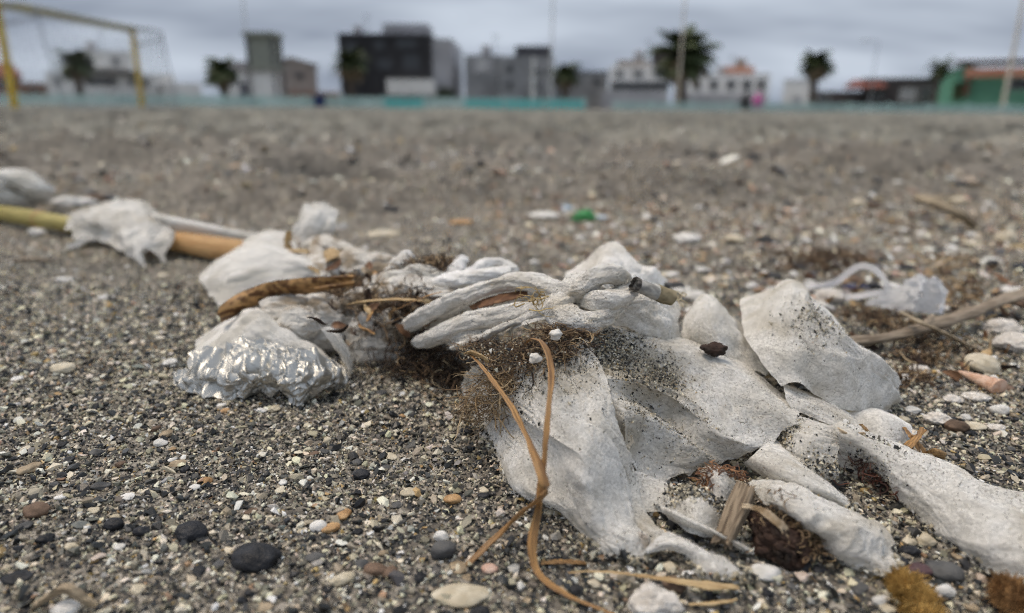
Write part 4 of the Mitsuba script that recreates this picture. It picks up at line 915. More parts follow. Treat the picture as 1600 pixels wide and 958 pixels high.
tangle('dried_seaweed', [(560, 450, .030, .016), (590, 470, .030, .018), (530, 470, .026, .016), (660, 418, .044, .012), (690, 415, .044, .010), (640, 470, .034, .014)], 1500, .009, .00032, 'brown seaweed and stalk litter left of the knot', 'seaweed', 4, pw=[.22, .26, .2, .12, .15, .05], wander=.6, flatten=.5)
tangle('dried_seaweed', [(1380, 500, .004, .02), (1420, 520, .003, .02), (1350, 490, .003, .02), (1480, 545, .002, .02), (1440, 560, .002, .015), (1420, 590, .002, .012)], 700, .010, .00040, 'brown weed scraps around the crossed sticks', 'seaweed', 5, pw=[.15, .25, .3, .15, .12, .03], wander=.6, flatten=.12)
tangle('dried_seaweed', [(1285, 402, .006, .03), (1260, 410, .006, .03), (1310, 398, .006, .02)], 160, .014, .0009, 'dark red brown weed clump behind the white ribbon', 'seaweed', 6, pw=[.3, .35, .2, .05, .1, 0], wander=.6, flatten=.15)
tangle('dried_seaweed', [(1478, 410, .012, .02), (1490, 440, .008, .02), (1500, 465, .005, .02)], 60, .025, .0008, 'light brown weed stalks right of the plastic film', 'seaweed', 7, pw=[0, .15, .3, .35, 0, .2], wander=.5, flatten=.3)
tangle('dried_seaweed', [(1275, 838, .005, .007), (1262, 852, .005, .006), (1222, 800, .012, .007), (1240, 812, .010, .006), (1285, 850, .003, .005)], 420, .007, .00020, 'curly ginger fibres beside the dark bark', 'seaweed', 8, pw=[.05, .2, .4, .25, .05, .05])
tangle('dried_seaweed', [(1110, 740, .011, .004), (1130, 735, .010, .005), (1145, 742, .008, .005), (1105, 755, .008, .004)], 130, .006, .00028, 'rust coloured fibres under the hem of the draped cloth', 'seaweed', 9, palette=np.array([[.19, .095, .05], [.26, .14, .075], [.11, .06, .04]]), wander=.4, flatten=.2)
tangle('dried_seaweed', [(1390, 755, .004, .008), (1375, 740, .006, .008), (1360, 725, .008, .006)], 90, .010, .00022, 'thin dark red fibres in the hollow beside the long cloth strip', 'seaweed', 10, palette=np.array([[.09, .035, .025], [.14, .06, .04], [.06, .03, .025]]))
tangle('dried_seaweed', [(835, 455, .060, .004), (832, 470, .057, .004)], 26, .012, .00022, 'few straw coloured threads hanging over the upper rope', 'seaweed', 12, palette=np.array([[.45, .34, .16], [.36, .26, .12]]))
tangle('dried_seaweed', [(1055, 462, .058, .003)], 20, .006, .0003, 'frayed pale threads at the filter end of the cigarette', 'seaweed', 13, palette=np.array([[.50, .45, .33], [.42, .36, .24]]))

def blade(key, pts, r, m, label=None, cat=None, flat=.35, n=80, sides=8, twist=0, seed=1, **k):
    p = spline([P(*q) for q in pts], n)
    sides = max(sides, 30) if m == 'straw_fibre' else max(sides, 16)
    r = [x * .85 for x in r] if m == 'straw_fibre' else r
    v, f = tube(p, r, sides, flat=flat * .8, section=lambda th, s: (1 - .30 * np.exp(-((th - 1.57 - .5 * np.sin(7 * s)) / .35) ** 2) + .08 * np.cos(5 * th)) * (1 + .16 * np.sin(23 * s + 1.3) * np.sin(9 * s) + .10 * np.sin(47 * s)))
    v = v + (np.stack([meshkit.fbm(v / .004, 2, seed + q) for q in (1, 2, 3)], 1) - .5) * .0006
    if m == 'straw_fibre':     # lengthwise fibres of the dry blade
        th_ = np.tile(np.arange(sides) / sides * 2 * np.pi, n); s_ = np.repeat(np.linspace(0, 1, n), sides)
        q = np.stack([2.6 * np.cos(th_), 2.6 * np.sin(th_), s_ * 5 + len(key)], 1)
        f1 = np.clip((meshkit.fbm(q, 3, seed) - .30) / .4, 0, 1)[:, None]
        f2 = np.clip((meshkit.fbm(np.stack([np.cos(th_), np.sin(th_), s_ * 16], 1), 3, seed + 5) - .42) / .3, 0, 1)[:, None]
        col = np.array([.12, .058, .022]) * (1 - f1) + np.array([.47, .27, .105]) * f1
        col = col * (1 - .45 * f2) + np.array([.22, .13, .065]) * .45 * f2
        col = np.vstack([col, col[:1], col[-1:]])
        return add(key, (v, f), 'blade_skin', label, cat, smooth=True, color=col, **k)
    return add(key, (v, f), m, label, cat, smooth=50, **k)

def grain_mat(name, a, b, along, rough=.6, fine=.0006, spec=.3, bump=.0006):
    """Streaks that run along a direction."""
    d = np.asarray(along, float); d /= np.linalg.norm(d)
    e = np.cross(d, [0.1, .2, 1]); e /= np.linalg.norm(e)
    h = np.cross(d, e)
    def co(p):
        q = lambda w: p.x * float(w[0]) + p.y * float(w[1]) + p.z * float(w[2])
        return mikit.fbm(q(e) / fine, q(h) / fine, q(d) / (fine * 22), 3)
    def fn(p, n, uv):
        big = mikit.fbm(p.x / .012, p.y / .012, p.z / .012, 3)
        return mikit.mix(mi.Color3f(*a), mi.Color3f(*b), dr.clip(mikit.smoothstep(.3, .7, co(p)) * .75 + (big - .5) * .8, 0, 1))
    return mat(name, mikit.proc(fn), rough, spec, bump=(mikit.proc(lambda p, n, uv: co(p), eps=2e-4), bump))
grain_mat('straw_fibre', (.15, .085, .035), (.42, .27, .125), P(848, 800, .01) - P(860, 600, .04), .5, fine=.0004)
grain_mat('straw_husk', (.34, .22, .10), (.58, .45, .26), (1, -.15, 0), .55)
grain_mat('driftwood', (.17, .135, .10), (.36, .30, .235), P(1500, 500, .01) - P(1340, 532, .006), .8, fine=.0011, bump=.0012)
grain_mat('chip_wood', (.12, .088, .06), (.36, .285, .205), P(1132, 842, .004) - P(1162, 770, .012), .8, fine=.0008, bump=.0012)
grain_mat('splinter_wood', (.20, .16, .11), (.42, .35, .25), P(1525, 545, .004) - P(1410, 490, .014), .8, fine=.0008)
t = thing('grass_blade', 'dry straw blade bent sharply in front of the cloth, its end pointing left', 'dry grass')
blade(f'{t}__stem', [(733, 553, .037), (748, 567, .039), (772, 597, .040), (802, 640, .037), (827, 690, .032), (842, 730, .031), (851, 756, .028), (852, 768, .026), (838, 784, .021), (812, 803, .014), (780, 835, .006), (730, 882, .001)], [.0004, .0008, .0010, .0010, .0011, .0017, .0022, .0020, .0010], 'straw_fibre')
sheet(f'{t}__leaf_tip', [[(726, 552, .036), (745, 556, .038), (762, 568, .037)], [(732, 548, .039), (748, 553, .041), (764, 565, .038)]], 20, 8, iters=0, m='straw_husk', seed=3)
t = thing('grass_blade', 'long dry straw blade hooked over the knot fibres and running down to the sand', 'dry grass')
blade(f'{t}__stem', [(820, 536, .047), (833, 530, .051), (851, 540, .053), (860, 565, .050), (860, 612, .046), (854, 680, .037), (849, 730, .029), (844, 770, .022), (838, 812, .014), (832, 850, .008), (836, 886, .003), (852, 907, .002), (887, 930, .002), (927, 947, .0015), (975, 966, .001)], [.0005, .0010, .0013, .0012, .0010, .0009, .0010, .0014, .0016, .0015, .0011, .0009, .0006], 'straw_fibre', n=120)
t = thing('straw', 'flat straw husk with a thick right end, beside the white coral stone', 'straw')
blade(f'{t}__stem', [(888, 895, .002), (935, 893, .004), (990, 898, .004), (1045, 906, .004), (1100, 914, .004), (1152, 917, .002)], [.0004, .0005, .0005, .0012, .0019, .0010], 'straw_husk')
t = thing('straw', 'short pale straw below the flat husk, right of the coral stone', 'straw'); blade(f'{t}__stem', [(1078, 944, .001), (1110, 943, .002), (1152, 937, .001)], [.0006, .0008, .0003], 'straw_husk')
t = thing('twig', 'short split twig in front of the cloth, left of the flat husk', 'twig'); blade(f'{t}__stem', [(846, 880, .001), (880, 878, .002), (914, 879, .001)], [.0008, .0011, .0009], 'straw_fibre', flat=.7)
t = thing('straw', 'flat straw piece lying across the litter left of the knot', 'straw'); blade(f'{t}__stem', [(540, 476, .030), (580, 470, .036), (625, 468, .039), (660, 470, .040)], [.0008, .0022, .0024, .0012], 'straw_husk')
t = thing('straw', 'thin bent straw rising over the litter left of the twisted ropes', 'straw'); blade(f'{t}__stem', [(610, 488, .034), (640, 474, .042), (668, 462, .047), (690, 456, .048)], [.0009, .0010, .0006], 'straw_fibre')
t = thing('straw', 'thin brown straw lying under the litter, right of the foil', 'straw'); blade(f'{t}__stem', [(535, 544, .010), (570, 526, .016), (605, 506, .024), (640, 490, .030)], [.0007, .0009, .0006], 'straw_fibre')
t = thing('straw', 'upright tan straw stub by the cloth tab', 'straw'); blade(f'{t}__stem', [(450, 388, .030), (450, 375, .036), (452, 362, .043)], [.0030, .0028, .0018], 'straw_husk')
t = thing('straw', 'broken grey tan stalk lying under the cloth tab', 'straw'); blade(f'{t}__stem', [(425, 390, .028), (455, 392, .030), (482, 394, .030)], [.0035, .0045, .004], 'straw_husk')
t = thing('straw', 'folded tan leaf scrap in the loop of cloth near the cane tip', 'straw'); sheet(f'{t}__scrap', [[(505, 395, .030), (520, 388, .036), (535, 397, .033)], [(508, 412, .028), (520, 404, .034), (528, 402, .033)]], 16, 10, iters=0, m='straw_husk')
t = thing('straw', 'bundle of broken brown stalks beside the small cloth corner, right side', 'straw')
for q, pts in enumerate(([(1400, 712, .001), (1420, 692, .006), (1446, 672, .010)], [(1405, 708, .004), (1430, 690, .008), (1440, 668, .012)], [(1425, 680, .008), (1440, 700, .004), (1450, 718, .001)], [(1412, 668, .009), (1428, 690, .006), (1436, 706, .003)])):
    blade(f'{t}__stalk', pts, [.0009, .0013, .0009], 'straw_fibre', flat=.5, n=24)
t = thing('dry_leaf', 'curled orange brown leaf at the foot of the broken stalks', 'leaf')
sheet(f'{t}__leaf', [[(1448, 705, .001), (1462, 712, .006), (1474, 722, .002)], [(1455, 702, .006), (1468, 706, .010), (1476, 714, .005)], [(1462, 704, .002), (1472, 706, .005), (1478, 710, .002)]], 24, 18, buckle=.08, freq=.004, m='straw_fibre')
grain_mat('brown_leaf', (.10, .045, .016), (.58, .35, .15), P(430, 455, .03) - P(360, 480, .03), .55, fine=.0017)
t = thing('dry_leaf', 'curved brown strip of palm leaf with dark streaks, under the smooth cloth', 'leaf')
sheet(f'{t}__blade', [[(345, 502, .021), (366, 494, .023), (404, 474, .028), (452, 458, .034), (500, 446, .040), (550, 438, .042)], [(341, 490, .028), (365, 474, .031), (405, 455, .036), (450, 445, .040), (500, 439, .043), (552, 434, .044)], [(344, 478, .031), (372, 460, .034), (415, 443, .040), (455, 436, .043), (500, 433, .045), (556, 431, .046)]], 90, 24, buckle=.0, iters=0, m='brown_leaf', t=.0009)
sheet(f'{t}__under_edge', [[(398, 472, .026), (450, 462, .031), (500, 455, .035), (552, 445, .038)], [(402, 466, .030), (452, 455, .035), (502, 448, .038), (554, 440, .041)]], 60, 10, iters=0, m='brown_leaf', t=.0009)
mixed('bark', (.018, .012, .009), (.050, .028, .020), .004, rough=.7, bump=(mikit.proc(lambda p, n, uv: mikit.fbm(p.x / .0012, p.y / .0012, p.z / .0012, 3), eps=2e-4), .001))
mixed('pale_leaf', (.30, .21, .12), (.55, .46, .34), .003, rough=.6); mixed('rust_leaf', (.11, .055, .03), (.24, .13, .07), .003, rough=.6)
t = thing('bark_piece', 'dark wet bark scrap between the wood chip and the cloth end strip', 'bark')
sheet(f'{t}__scrap', [[(1172, 798, .009), (1212, 806, .011), (1262, 842, .006)], [(1174, 826, .005), (1212, 840, .009), (1260, 864, .004)], [(1176, 858, .001), (1212, 880, .002), (1252, 892, .0005)]], 60, 50, buckle=.14, freq=.004, pin=.01, wr=((0, 5, 3, .0016), (0, 12, 9, .0007)), m='bark', t=.001)
t = thing('dry_leaf', 'tan leaf scrap curling over the dark bark', 'leaf')
sheet(f'{t}__leaf', [[(1150, 786, .012), (1180, 790, .016), (1205, 800, .016), (1238, 838, .009)], [(1160, 793, .013), (1185, 800, .015), (1212, 822, .013), (1236, 852, .007)]], 60, 14, buckle=.08, freq=.004, m='pale_leaf')
t = thing('dry_leaf', 'rust brown leaf trapped under the upper rope of the knot', 'leaf'); sheet(f'{t}__leaf', [[(732, 480, .042), (765, 465, .049), (820, 454, .0545)], [(738, 484, .042), (775, 474, .049), (822, 462, .0535)]], 40, 10, buckle=.08, freq=.004, m='rust_leaf')
t = thing('dry_leaf', 'small crumpled dark brown leaf clod on the white fold, right of the drape ridge', 'leaf')
v, f = lump(6, 4, .6, 1.4, .14); scene[t] = mikit.ply(trimesh.Trimesh(v * [.0048, .0035, .0026] + P(1117, 546, .0345), f, process=False), 'bark', smooth=40)
t = thing('dry_leaf', 'thin gold leaf scrap on the edge between side panel and long strip', 'leaf'); sheet(f'{t}__leaf', [[(1310, 668, .020), (1318, 675, .020), (1352, 676, .018)], [(1312, 676, .019), (1322, 679, .019), (1350, 679, .017)]], 30, 8, buckle=.1, freq=.004, m='pale_leaf')
t = thing('dry_leaf', 'folded brown leaf on the small cloth corner', 'leaf'); sheet(f'{t}__leaf', [[(1343, 664, .013), (1353, 672, .014), (1364, 692, .008)], [(1347, 663, .014), (1359, 673, .013), (1365, 688, .008)]], 24, 8, buckle=.1, freq=.004, m='straw_fibre')
rr_ = np.random.default_rng(33)
for q in range(110):
    px, py, h_ = ((rr_.uniform(480, 710), rr_.uniform(415, 530), rr_.uniform(.024, .038)) if q < 56 else (rr_.uniform(1240, 1590), rr_.uniform(400, 600), .003))
    s = rr_.uniform(.0025, .0065); c0 = P(px, py, h_); a_ = rr_.uniform(0, 6.28)
    uu, vv = np.meshgrid(np.linspace(-1, 1, 10), np.linspace(-1, 1, 7), indexing='ij')
    wv = .35 * (1 - uu ** 2) + .08
    loc = np.stack([uu, vv * wv, .5 * (vv * wv) ** 2 * rr_.uniform(1, 3) + .35 * rr_.normal() * uu ** 2 + .10 * np.sin(3 * uu + q)], -1) * s
    R_ = Rot.from_euler('zyx', [a_, rr_.normal(0, .5), rr_.normal(0, .7)]).as_matrix()
    X = loc @ R_.T + c0
    X[..., 2] = np.maximum(X[..., 2], g(X[..., 0], X[..., 1]) + .0004)
    tone, m_ = [('dark brown', 'bark'), ('rust brown', 'rust_leaf'), ('golden', 'straw_husk'), ('pale tan', 'pale_leaf'), ('streaked brown', 'brown_leaf')][rr_.choice(5, p=[.3, .25, .2, .08, .17])]
    spot = ('at the ' + ('top ' if py < 465 else 'lower ') + ('left' if px < 560 else 'middle' if px < 640 else 'right') + ' of the litter beside the knot') if q < 56 else where('', px, py)[0].strip()
    lab = f"{'larger' if s > .0045 else 'small'} {tone} leaf scrap {spot}"
    t = thing('leaf_scrap', lab, 'leaf', lab.replace('scrap', 'scraps'))
    scene[t] = mikit.ply(solid(X, .0004), m_, smooth=50)

# ------------------------------------------------------------------ cane, sticks, chip
grain_mat('cane_green', (.30, .25, .075), (.46, .40, .15), P(330, 385, .011) - P(20, 332, .012), .45, fine=.002)
grain_mat('cane_sheath', (.38, .21, .085), (.58, .38, .18), P(330, 385, .011) - P(20, 332, .012), .5, fine=.0014)
t = thing('cane', 'thick yellow green cane lying on the sand, wrapped in white cloth', 'cane')
c1, c0 = P(330, 387, .0115), P(20, 336, .0125)
ax = (c1 - c0) / np.linalg.norm(c1 - c0); L0 = np.linalg.norm(c1 - c0)
pt = lambda s: c0 + ax * L0 * s
add(f'{t}__stalk', join([tube(np.array([pt(s) for s in np.linspace(-1.2, 1.55, 60)]), .0086 * (1 + .05 * np.cos(np.linspace(0, 40, 60))), 28)]), 'cane_green', smooth=40)
for s in (-.55, .17, .62):
    add(f'{t}__node', join([tube(np.array([pt(s + q) for q in np.linspace(-.006, .006, 5)]), np.array([.0086, .0094, .0098, .0094, .0086]), 28, cap=False)]), 'cane_sheath', smooth=40)
th = np.linspace(-.6, 2.75, 30)
side = np.cross(ax, [0, 0, 1]); side /= np.linalg.norm(side); upv = np.cross(side, ax)
S_ = np.linspace(.70, 1.38, 50)
X = np.array([[pt(s) + (.0098 + .0006 * math.sin(9 * s + 2 * a_)) * (side * math.cos(a_) + upv * math.sin(a_)) for a_ in th + .12 * np.sin(s * 23)] for s in S_])
add(f'{t}__dry_sheath', solid(X, .0008), 'cane_sheath', 'tan dry sheath round the right end of the cane', smooth=50)
t = thing('stick', 'long grey driftwood stick running off the right edge', 'stick')
blade(f'{t}__wood', [(1318, 534, .005), (1350, 532, .006), (1400, 524, .008), (1445, 512, .010), (1500, 495, .011), (1560, 472, .012), (1660, 440, .013)], [.0036, .0042, .0044, .0044, .0046, .0048, .005], 'driftwood', flat=.9, sides=20, n=90)
blade(f'{t}__stub', [(1440, 514, .010), (1452, 500, .014), (1458, 492, .016)], [.003, .002, .001], 'driftwood', flat=.9, sides=12, n=20)
t = thing('stick', 'flat brown splinter crossing over the driftwood stick', 'stick'); blade(f'{t}__wood', [(1408, 488, .018), (1440, 504, .017), (1475, 520, .012), (1528, 547, .002)], [.0012, .0026, .0030, .0012], 'splinter_wood', flat=.4, sides=12)
t = thing('stick', 'short tan stick lying alone on the sand in the right distance', 'stick'); blade(f'{t}__wood', [(1436, 310, .02), (1462, 318, .03), (1490, 330, .024), (1520, 352, .006)], [.003, .008, .008, .006], 'splinter_wood', flat=.8, sides=14)
blade(f'{t}__side_shoot', [(1440, 314, .02), (1468, 308, .022), (1492, 306, .015)], [.006, .005, .003], 'splinter_wood', flat=.6, sides=10)
t = thing('stick', 'short dark grey stick on the sand below the wrapped cane', 'stick'); blade(f'{t}__wood', [(22, 408, .002), (50, 404, .004), (80, 408, .002)], [.0015, .0026, .0016], 'driftwood', flat=.8, sides=10)
t = thing('wood_chip', 'square ended brown wood chip standing between the white cloth pieces', 'wood')
p0, p1 = P(1166, 764, .015), P(1130, 846, .005)
d_ = p1 - p0; e_ = np.cross(d_, [0, 0, 1]); e_ /= np.linalg.norm(e_); h_ = np.cross(e_, d_); h_ /= np.linalg.norm(h_)
V = []
n1, n2 = 40, 40
th = np.linspace(0, 2 * np.pi, n2, endpoint=False)
sq = np.stack([np.sign(np.cos(th)) * np.abs(np.cos(th)) ** .45, np.sign(np.sin(th)) * np.abs(np.sin(th)) ** .45], 1)
rg = np.random.default_rng(4); gr = .10 * np.convolve(np.tile(rg.normal(size=n2), 3), [.3, .5, .3], 'same')[n2:2 * n2]
endj = rg.normal(0, .0012, (2, n2))
for k in range(n1):
    s = k / (n1 - 1)
    jag = endj[0] * max(0, 1 - s * 8) + endj[1] * max(0, 1 - (1 - s) * 8)
    V.append(p0 + d_ * s + (d_ / np.linalg.norm(d_)) * jag[:, None] + (e_ * sq[:, :1] * .0029 + h_ * sq[:, 1:] * .0024) * (1 + gr[:, None]) * (1 + .08 * math.sin(5 * s)))
V = np.array(V); i = np.arange(n1 * n2).reshape(n1, n2); j = np.roll(i, -1, 1)
Fq = np.vstack([np.stack([i[:-1].ravel(), j[:-1].ravel(), j[1:].ravel()], 1), np.stack([i[:-1].ravel(), j[1:].ravel(), i[1:].ravel()], 1)])
vv = np.vstack([V.reshape(-1, 3), V[0].mean(0) + d_ * .03, V[-1].mean(0) - d_ * .03]); mN = n1 * n2
Fq = np.vstack([Fq, np.stack([j[0], i[0], np.full(n2, mN)], 1), np.stack([i[-1], j[-1], np.full(n2, mN + 1)], 1)])
scene[t] = mikit.ply(trimesh.Trimesh(vv, Fq, process=False), 'chip_wood', smooth=35)

# ------------------------------------------------------------------ foil
def facets(rows, nu, nv, seed, amp, t_=.0002):
    X = grid_of(rows, nu, nv)
    rr = np.random.default_rng(seed)
    from scipy.spatial import cKDTree, Delaunay
    N = normals_grid(X)
    flat2 = np.stack([X[..., 0], (X[..., 1] - X[..., 2]) * .8], -1).reshape(-1, 2)   # laid out along the slope
    lo, hi = flat2.min(0) - .006, flat2.max(0) + .006
    out = np.zeros((len(flat2), 3))
    from scipy.interpolate import LinearNDInterpolator
    for step, a in ((.0066, amp * .58), (.0031, amp * .48), (.0014, amp * .26)):
        m_ = int(np.prod((hi - lo) / step)) + 20
        q = np.vstack([rr.uniform(lo, hi, (m_, 2)), [[lo[0], lo[1]], [lo[0], hi[1]], [hi[0], lo[1]], [hi[0], hi[1]]]])
        z = rr.uniform(-1, 1, (len(q), 3)) * a
        out += LinearNDInterpolator(q, z, fill_value=0)(flat2)
    X = X + N * out[:, :1].reshape(nu, nv, 1) + .55 * out.reshape(nu, nv, 3)
    X[..., 2] = np.maximum(X[..., 2], g(X[..., 0], X[..., 1]) + .0005)
    return solid(X, t_)
scene['foil_metal'] = {'type': 'twosided', 'bsdf': {'type': 'principled', 'base_color': rgb((.52, .515, .49)), 'metallic': .9, 'roughness': .40, 'specular': .5}}
t = thing('foil', 'crumpled ball of silver aluminium foil lying on the folded white cloth', 'foil')
add(f'{t}__upper_layer', facets([
    [(305, 556, .012), (345, 542, .019), (400, 531, .023), (452, 540, .022), (505, 558, .017), (541, 580, .010)], [(300, 566, .011), (345, 556, .017), (400, 550, .021), (455, 558, .020), (510, 572, .016), (543, 590, .008)],
    [(298, 578, .009), (350, 574, .014), (405, 570, .018), (450, 578, .017), (502, 588, .013), (541, 598, .006)], [(315, 590, .007), (355, 592, .010), (405, 592, .012), (448, 600, .011), (495, 606, .007), (532, 604, .003)], [(330, 598, .003), (360, 606, .004), (405, 606, .006), (448, 616, .003), (492, 614, .002), (528, 608, .001)]], 160, 140, 3, .0036), 'foil_metal')
add(f'{t}__front_layer', facets([
    [(272, 580, .008), (300, 574, .012), (345, 578, .014), (400, 586, .015), (440, 594, .012)], [(266, 588, .005), (296, 586, .009), (345, 592, .011), (398, 598, .011), (437, 602, .009)],
    [(272, 598, .003), (300, 600, .005), (346, 608, .006), (396, 608, .006), (434, 608, .005)], [(282, 608, .001), (306, 616, .001), (350, 626, .001), (396, 617, .002), (431, 611, .002)]], 130, 110, 4, .0032), 'foil_metal')
add(f'{t}__folded_tip', facets([[(440, 596, .012), (470, 596, .012), (496, 604, .008)], [(444, 612, .006), (468, 614, .007), (490, 614, .004)], [(450, 632, .001), (462, 634, .001), (480, 626, .001)]], 60, 60, 5, .0024), 'foil_metal')

# ------------------------------------------------------------------ cigarette end
mixed('cig_paper', (.20, .20, .19), (.44, .43, .40), .003, rough=.8); mixed('cig_filter', (.17, .145, .09), (.30, .25, .16), .002, rough=.8); mixed('char', (.03, .028, .026), (.16, .15, .135), .001, rough=.9)
t = thing('cigarette_end', 'flattened cigarette end with a burnt open tip, lying on the white cloth beside the knot', 'cigarette')
q0, q1 = P(990, 444, .0655), P(1050, 466, .0585)
def hollow(a0, a1, r, r_in, m, key, wob=.08, jag=.0):
    s = np.linspace(a0, a1, 16); th = np.linspace(0, 2 * np.pi, 40, endpoint=False)
    ax_ = (q1 - q0); sd = np.cross(ax_, [0, 0, 1]); sd /= np.linalg.norm(sd); up_ = np.cross(sd, ax_); up_ /= np.linalg.norm(up_)
    jg = np.random.default_rng(3).normal(0, 1, 40) * jag
    V = []
    for layer, seq in ((r, s), (r_in, s[::-1])):
        for x in seq:
            w_ = 1 + wob * np.sin(2 * th + 6 * x) + wob * .5 * np.sin(5 * th + 19 * x)
            end = jg * np.clip(1 - (x - a0) * 14, 0, 1)
            V.append(q0 + ax_ * x + ax_ * end[:, None] + layer * w_[:, None] * (sd * np.cos(th)[:, None] + .82 * up_ * np.sin(th)[:, None]))
    V = np.array(V); n = len(V); i = np.arange(n * 40).reshape(n, 40); i = np.vstack([i, i[:1]]); j = np.roll(i, -1, 1)
    f = np.vstack([np.stack([i[:-1].ravel(), j[:-1].ravel(), j[1:].ravel()], 1), np.stack([i[:-1].ravel(), j[1:].ravel(), i[1:].ravel()], 1)])
    add(f'{t}__{key}', trimesh.Trimesh(V.reshape(-1, 3), f, process=False), m, smooth=40)
hollow(.10, .66, .0035, .0032, 'cig_paper', 'paper'); hollow(0.0, .09, .00365, .0031, 'char', 'burnt_edge', jag=.02); hollow(.60, 1.0, .0037, .0010, 'cig_filter', 'filter', jag=.0)

# ------------------------------------------------------------------ stones, shells and other finds
mixed('stone_black', (.012, .013, .016), (.032, .034, .040), .004, rough=.55, bump=(mikit.proc(lambda p, n, uv: mikit.fbm(p.x / .0007, p.y / .0007, p.z / .0007, 2), eps=1.5e-4), .0004))
mixed('stone_grey', (.05, .052, .055), (.11, .11, .11), .004, rough=.6); mixed('stone_tan', (.26, .20, .13), (.40, .32, .22), .003, rough=.55); mixed('stone_white', (.55, .54, .51), (.74, .73, .71), .003, rough=.6)
mixed('stone_cream', (.46, .40, .29), (.62, .56, .44), .003, rough=.5); mixed('stone_orange', (.33, .19, .085), (.50, .32, .16), .003, rough=.5); mixed('stone_purple', (.07, .04, .045), (.12, .07, .075), .003, rough=.5); mixed('stone_pink', (.48, .29, .22), (.62, .46, .38), .003, rough=.5)
mixed('stone_brown', (.09, .06, .04), (.18, .12, .085), .003, rough=.65); mixed('coral_white', (.55, .51, .46), (.74, .71, .67), .002, rough=.9, bump=(mikit.proc(lambda p, n, uv: mikit.fbm(p.x / .0014, p.y / .0014, p.z / .0014, 3), eps=2e-4), .0025))
scene['shell_cream'] = {'type': 'ref', 'id': 'stone_cream'}; del scene['shell_cream']
def pebble(px, py, wpx, hpx, m, label, cat='pebble', key='pebble', group=None, seed=0, rough=0., level=3, sink=.35, turn=0., deep=.8, amp=.28):
    """A stone as wide and as high as it looks at the pixel of its middle."""
    c = P(px, py + hpx * .35, 0); dist = np.linalg.norm(c - EYE); k = dist / FOC
    a_, tall = wpx * k / 2, hpx * k
    sl = (H - c[2]) / dist
    hz = min(tall * .5, a_) * (.8 if hpx > wpx * .45 else .6)
    dp = max(a_ * deep, .3 * a_)
    v, f = lump(seed + int(px) % 97, level, amp, 1.1, rough)
    v = v * [a_, dp, hz]
    cs, sn = math.cos(turn), math.sin(turn); v = v @ np.array([[cs, sn, 0], [-sn, cs, 0], [0, 0, 1]])
    v = v + [c[0], c[1], float(g(c[0], c[1])) + hz * (1 - sink)]
    t = thing(key, label, cat, group)
    scene[t] = mikit.ply(trimesh.Trimesh(v, f, process=False), m, smooth=True)
    return t
pebble(400, 865, 66, 40, 'stone_black', 'large smooth black pebble, the biggest on the near sand'); pebble(298, 828, 42, 30, 'stone_black', 'black rounded pebble up and left of the biggest black one')
pebble(692, 856, 38, 34, 'stone_grey', 'dark grey flat pebble touching a small white one, left of the bent straw', turn=.5); pebble(689, 836, 20, 20, 'stone_white', 'small white pebble above the dark grey flat pebble', seed=4)
pebble(707, 778, 26, 16, 'stone_orange', 'yellow orange shell piece left of the front cloth panel', seed=3); pebble(640, 768, 24, 14, 'stone_cream', 'cream pebble left of the yellow shell piece', seed=5)
pebble(498, 820, 26, 18, 'stone_white', 'white flat pebble right of the two black pebbles', seed=6); pebble(537, 903, 36, 20, 'stone_cream', 'bean shaped cream pebble in the lower middle', seed=7, turn=.6, deep=.5)
pebble(766, 887, 24, 14, 'stone_pink', 'pinkish pebble above the large cream shell', seed=8); pebble(99, 575, 30, 17, 'stone_cream', 'pale oval pebble on the far left sand', seed=9)
pebble(585, 888, 32, 20, 'stone_brown', 'brown grey pebble between bean shaped and dark flat pebbles', seed=10); pebble(565, 740, 26, 16, 'stone_black', 'black angular pebble up from the white flat one', seed=11)
pebble(180, 818, 26, 20, 'stone_black', 'small black pebble on the left sand with a grey neighbour', seed=12); pebble(222, 829, 22, 16, 'stone_black', 'small black pebble just right of another black one, left sand', seed=13)
pebble(56, 797, 30, 22, 'stone_brown', 'brown stone on the left edge sand', seed=14); pebble(1437, 890, 28, 24, 'stone_purple', 'purple pebble below the end strip of cloth', seed=15)
pebble(1421, 846, 18, 14, 'stone_cream', 'small yellow cream pebble above the purple one', seed=16); pebble(1476, 891, 46, 26, 'stone_grey', 'dark oval pebble right of the purple one', seed=17, turn=-.4); pebble(1420, 860, 26, 16, 'stone_black', 'dark pebble right below the yellow cream one', seed=18)
pebble(1402, 875, 26, 20, 'stone_black', 'black pebble left of the purple one', seed=19); pebble(1476, 922, 24, 22, 'stone_white', 'pale grey pebble under the dark oval one', seed=20); pebble(1374, 936, 18, 24, 'stone_white', 'pale translucent pebble left of the orange sponge', seed=21)
pebble(1195, 893, 42, 22, 'stone_white', 'bright white flat stone below the bark', cat='stone', key='stone', seed=22, rough=.08)
pebble(1026, 940, 72, 58, 'coral_white', 'white pitted coral stone at the lower edge, middle', cat='stone', key='stone', seed=23, rough=.16, level=4, amp=.5, sink=.3)
pebble(722, 925, 84, 28, 'stone_cream', 'large flat cream shell fragment at the lower edge', cat='shell', key='shell', seed=24, deep=.55, amp=.2)
t = thing('shell', 'bent tan and white shell fragment in the lower left corner', 'shell')
sheet(f'{t}__curved_piece', [[(52, 952, .001), (78, 932, .004), (104, 926, .005), (132, 940, .003), (146, 950, .001)], [(58, 940, .003), (84, 922, .007), (108, 916, .008), (134, 930, .005), (148, 944, .002)]], 40, 10, iters=0, m='stone_tan', t=.0016)
pebble(105, 950, 34, 20, 'stone_white', 'white pebble under the blurred tan shell, lower left corner', seed=26)
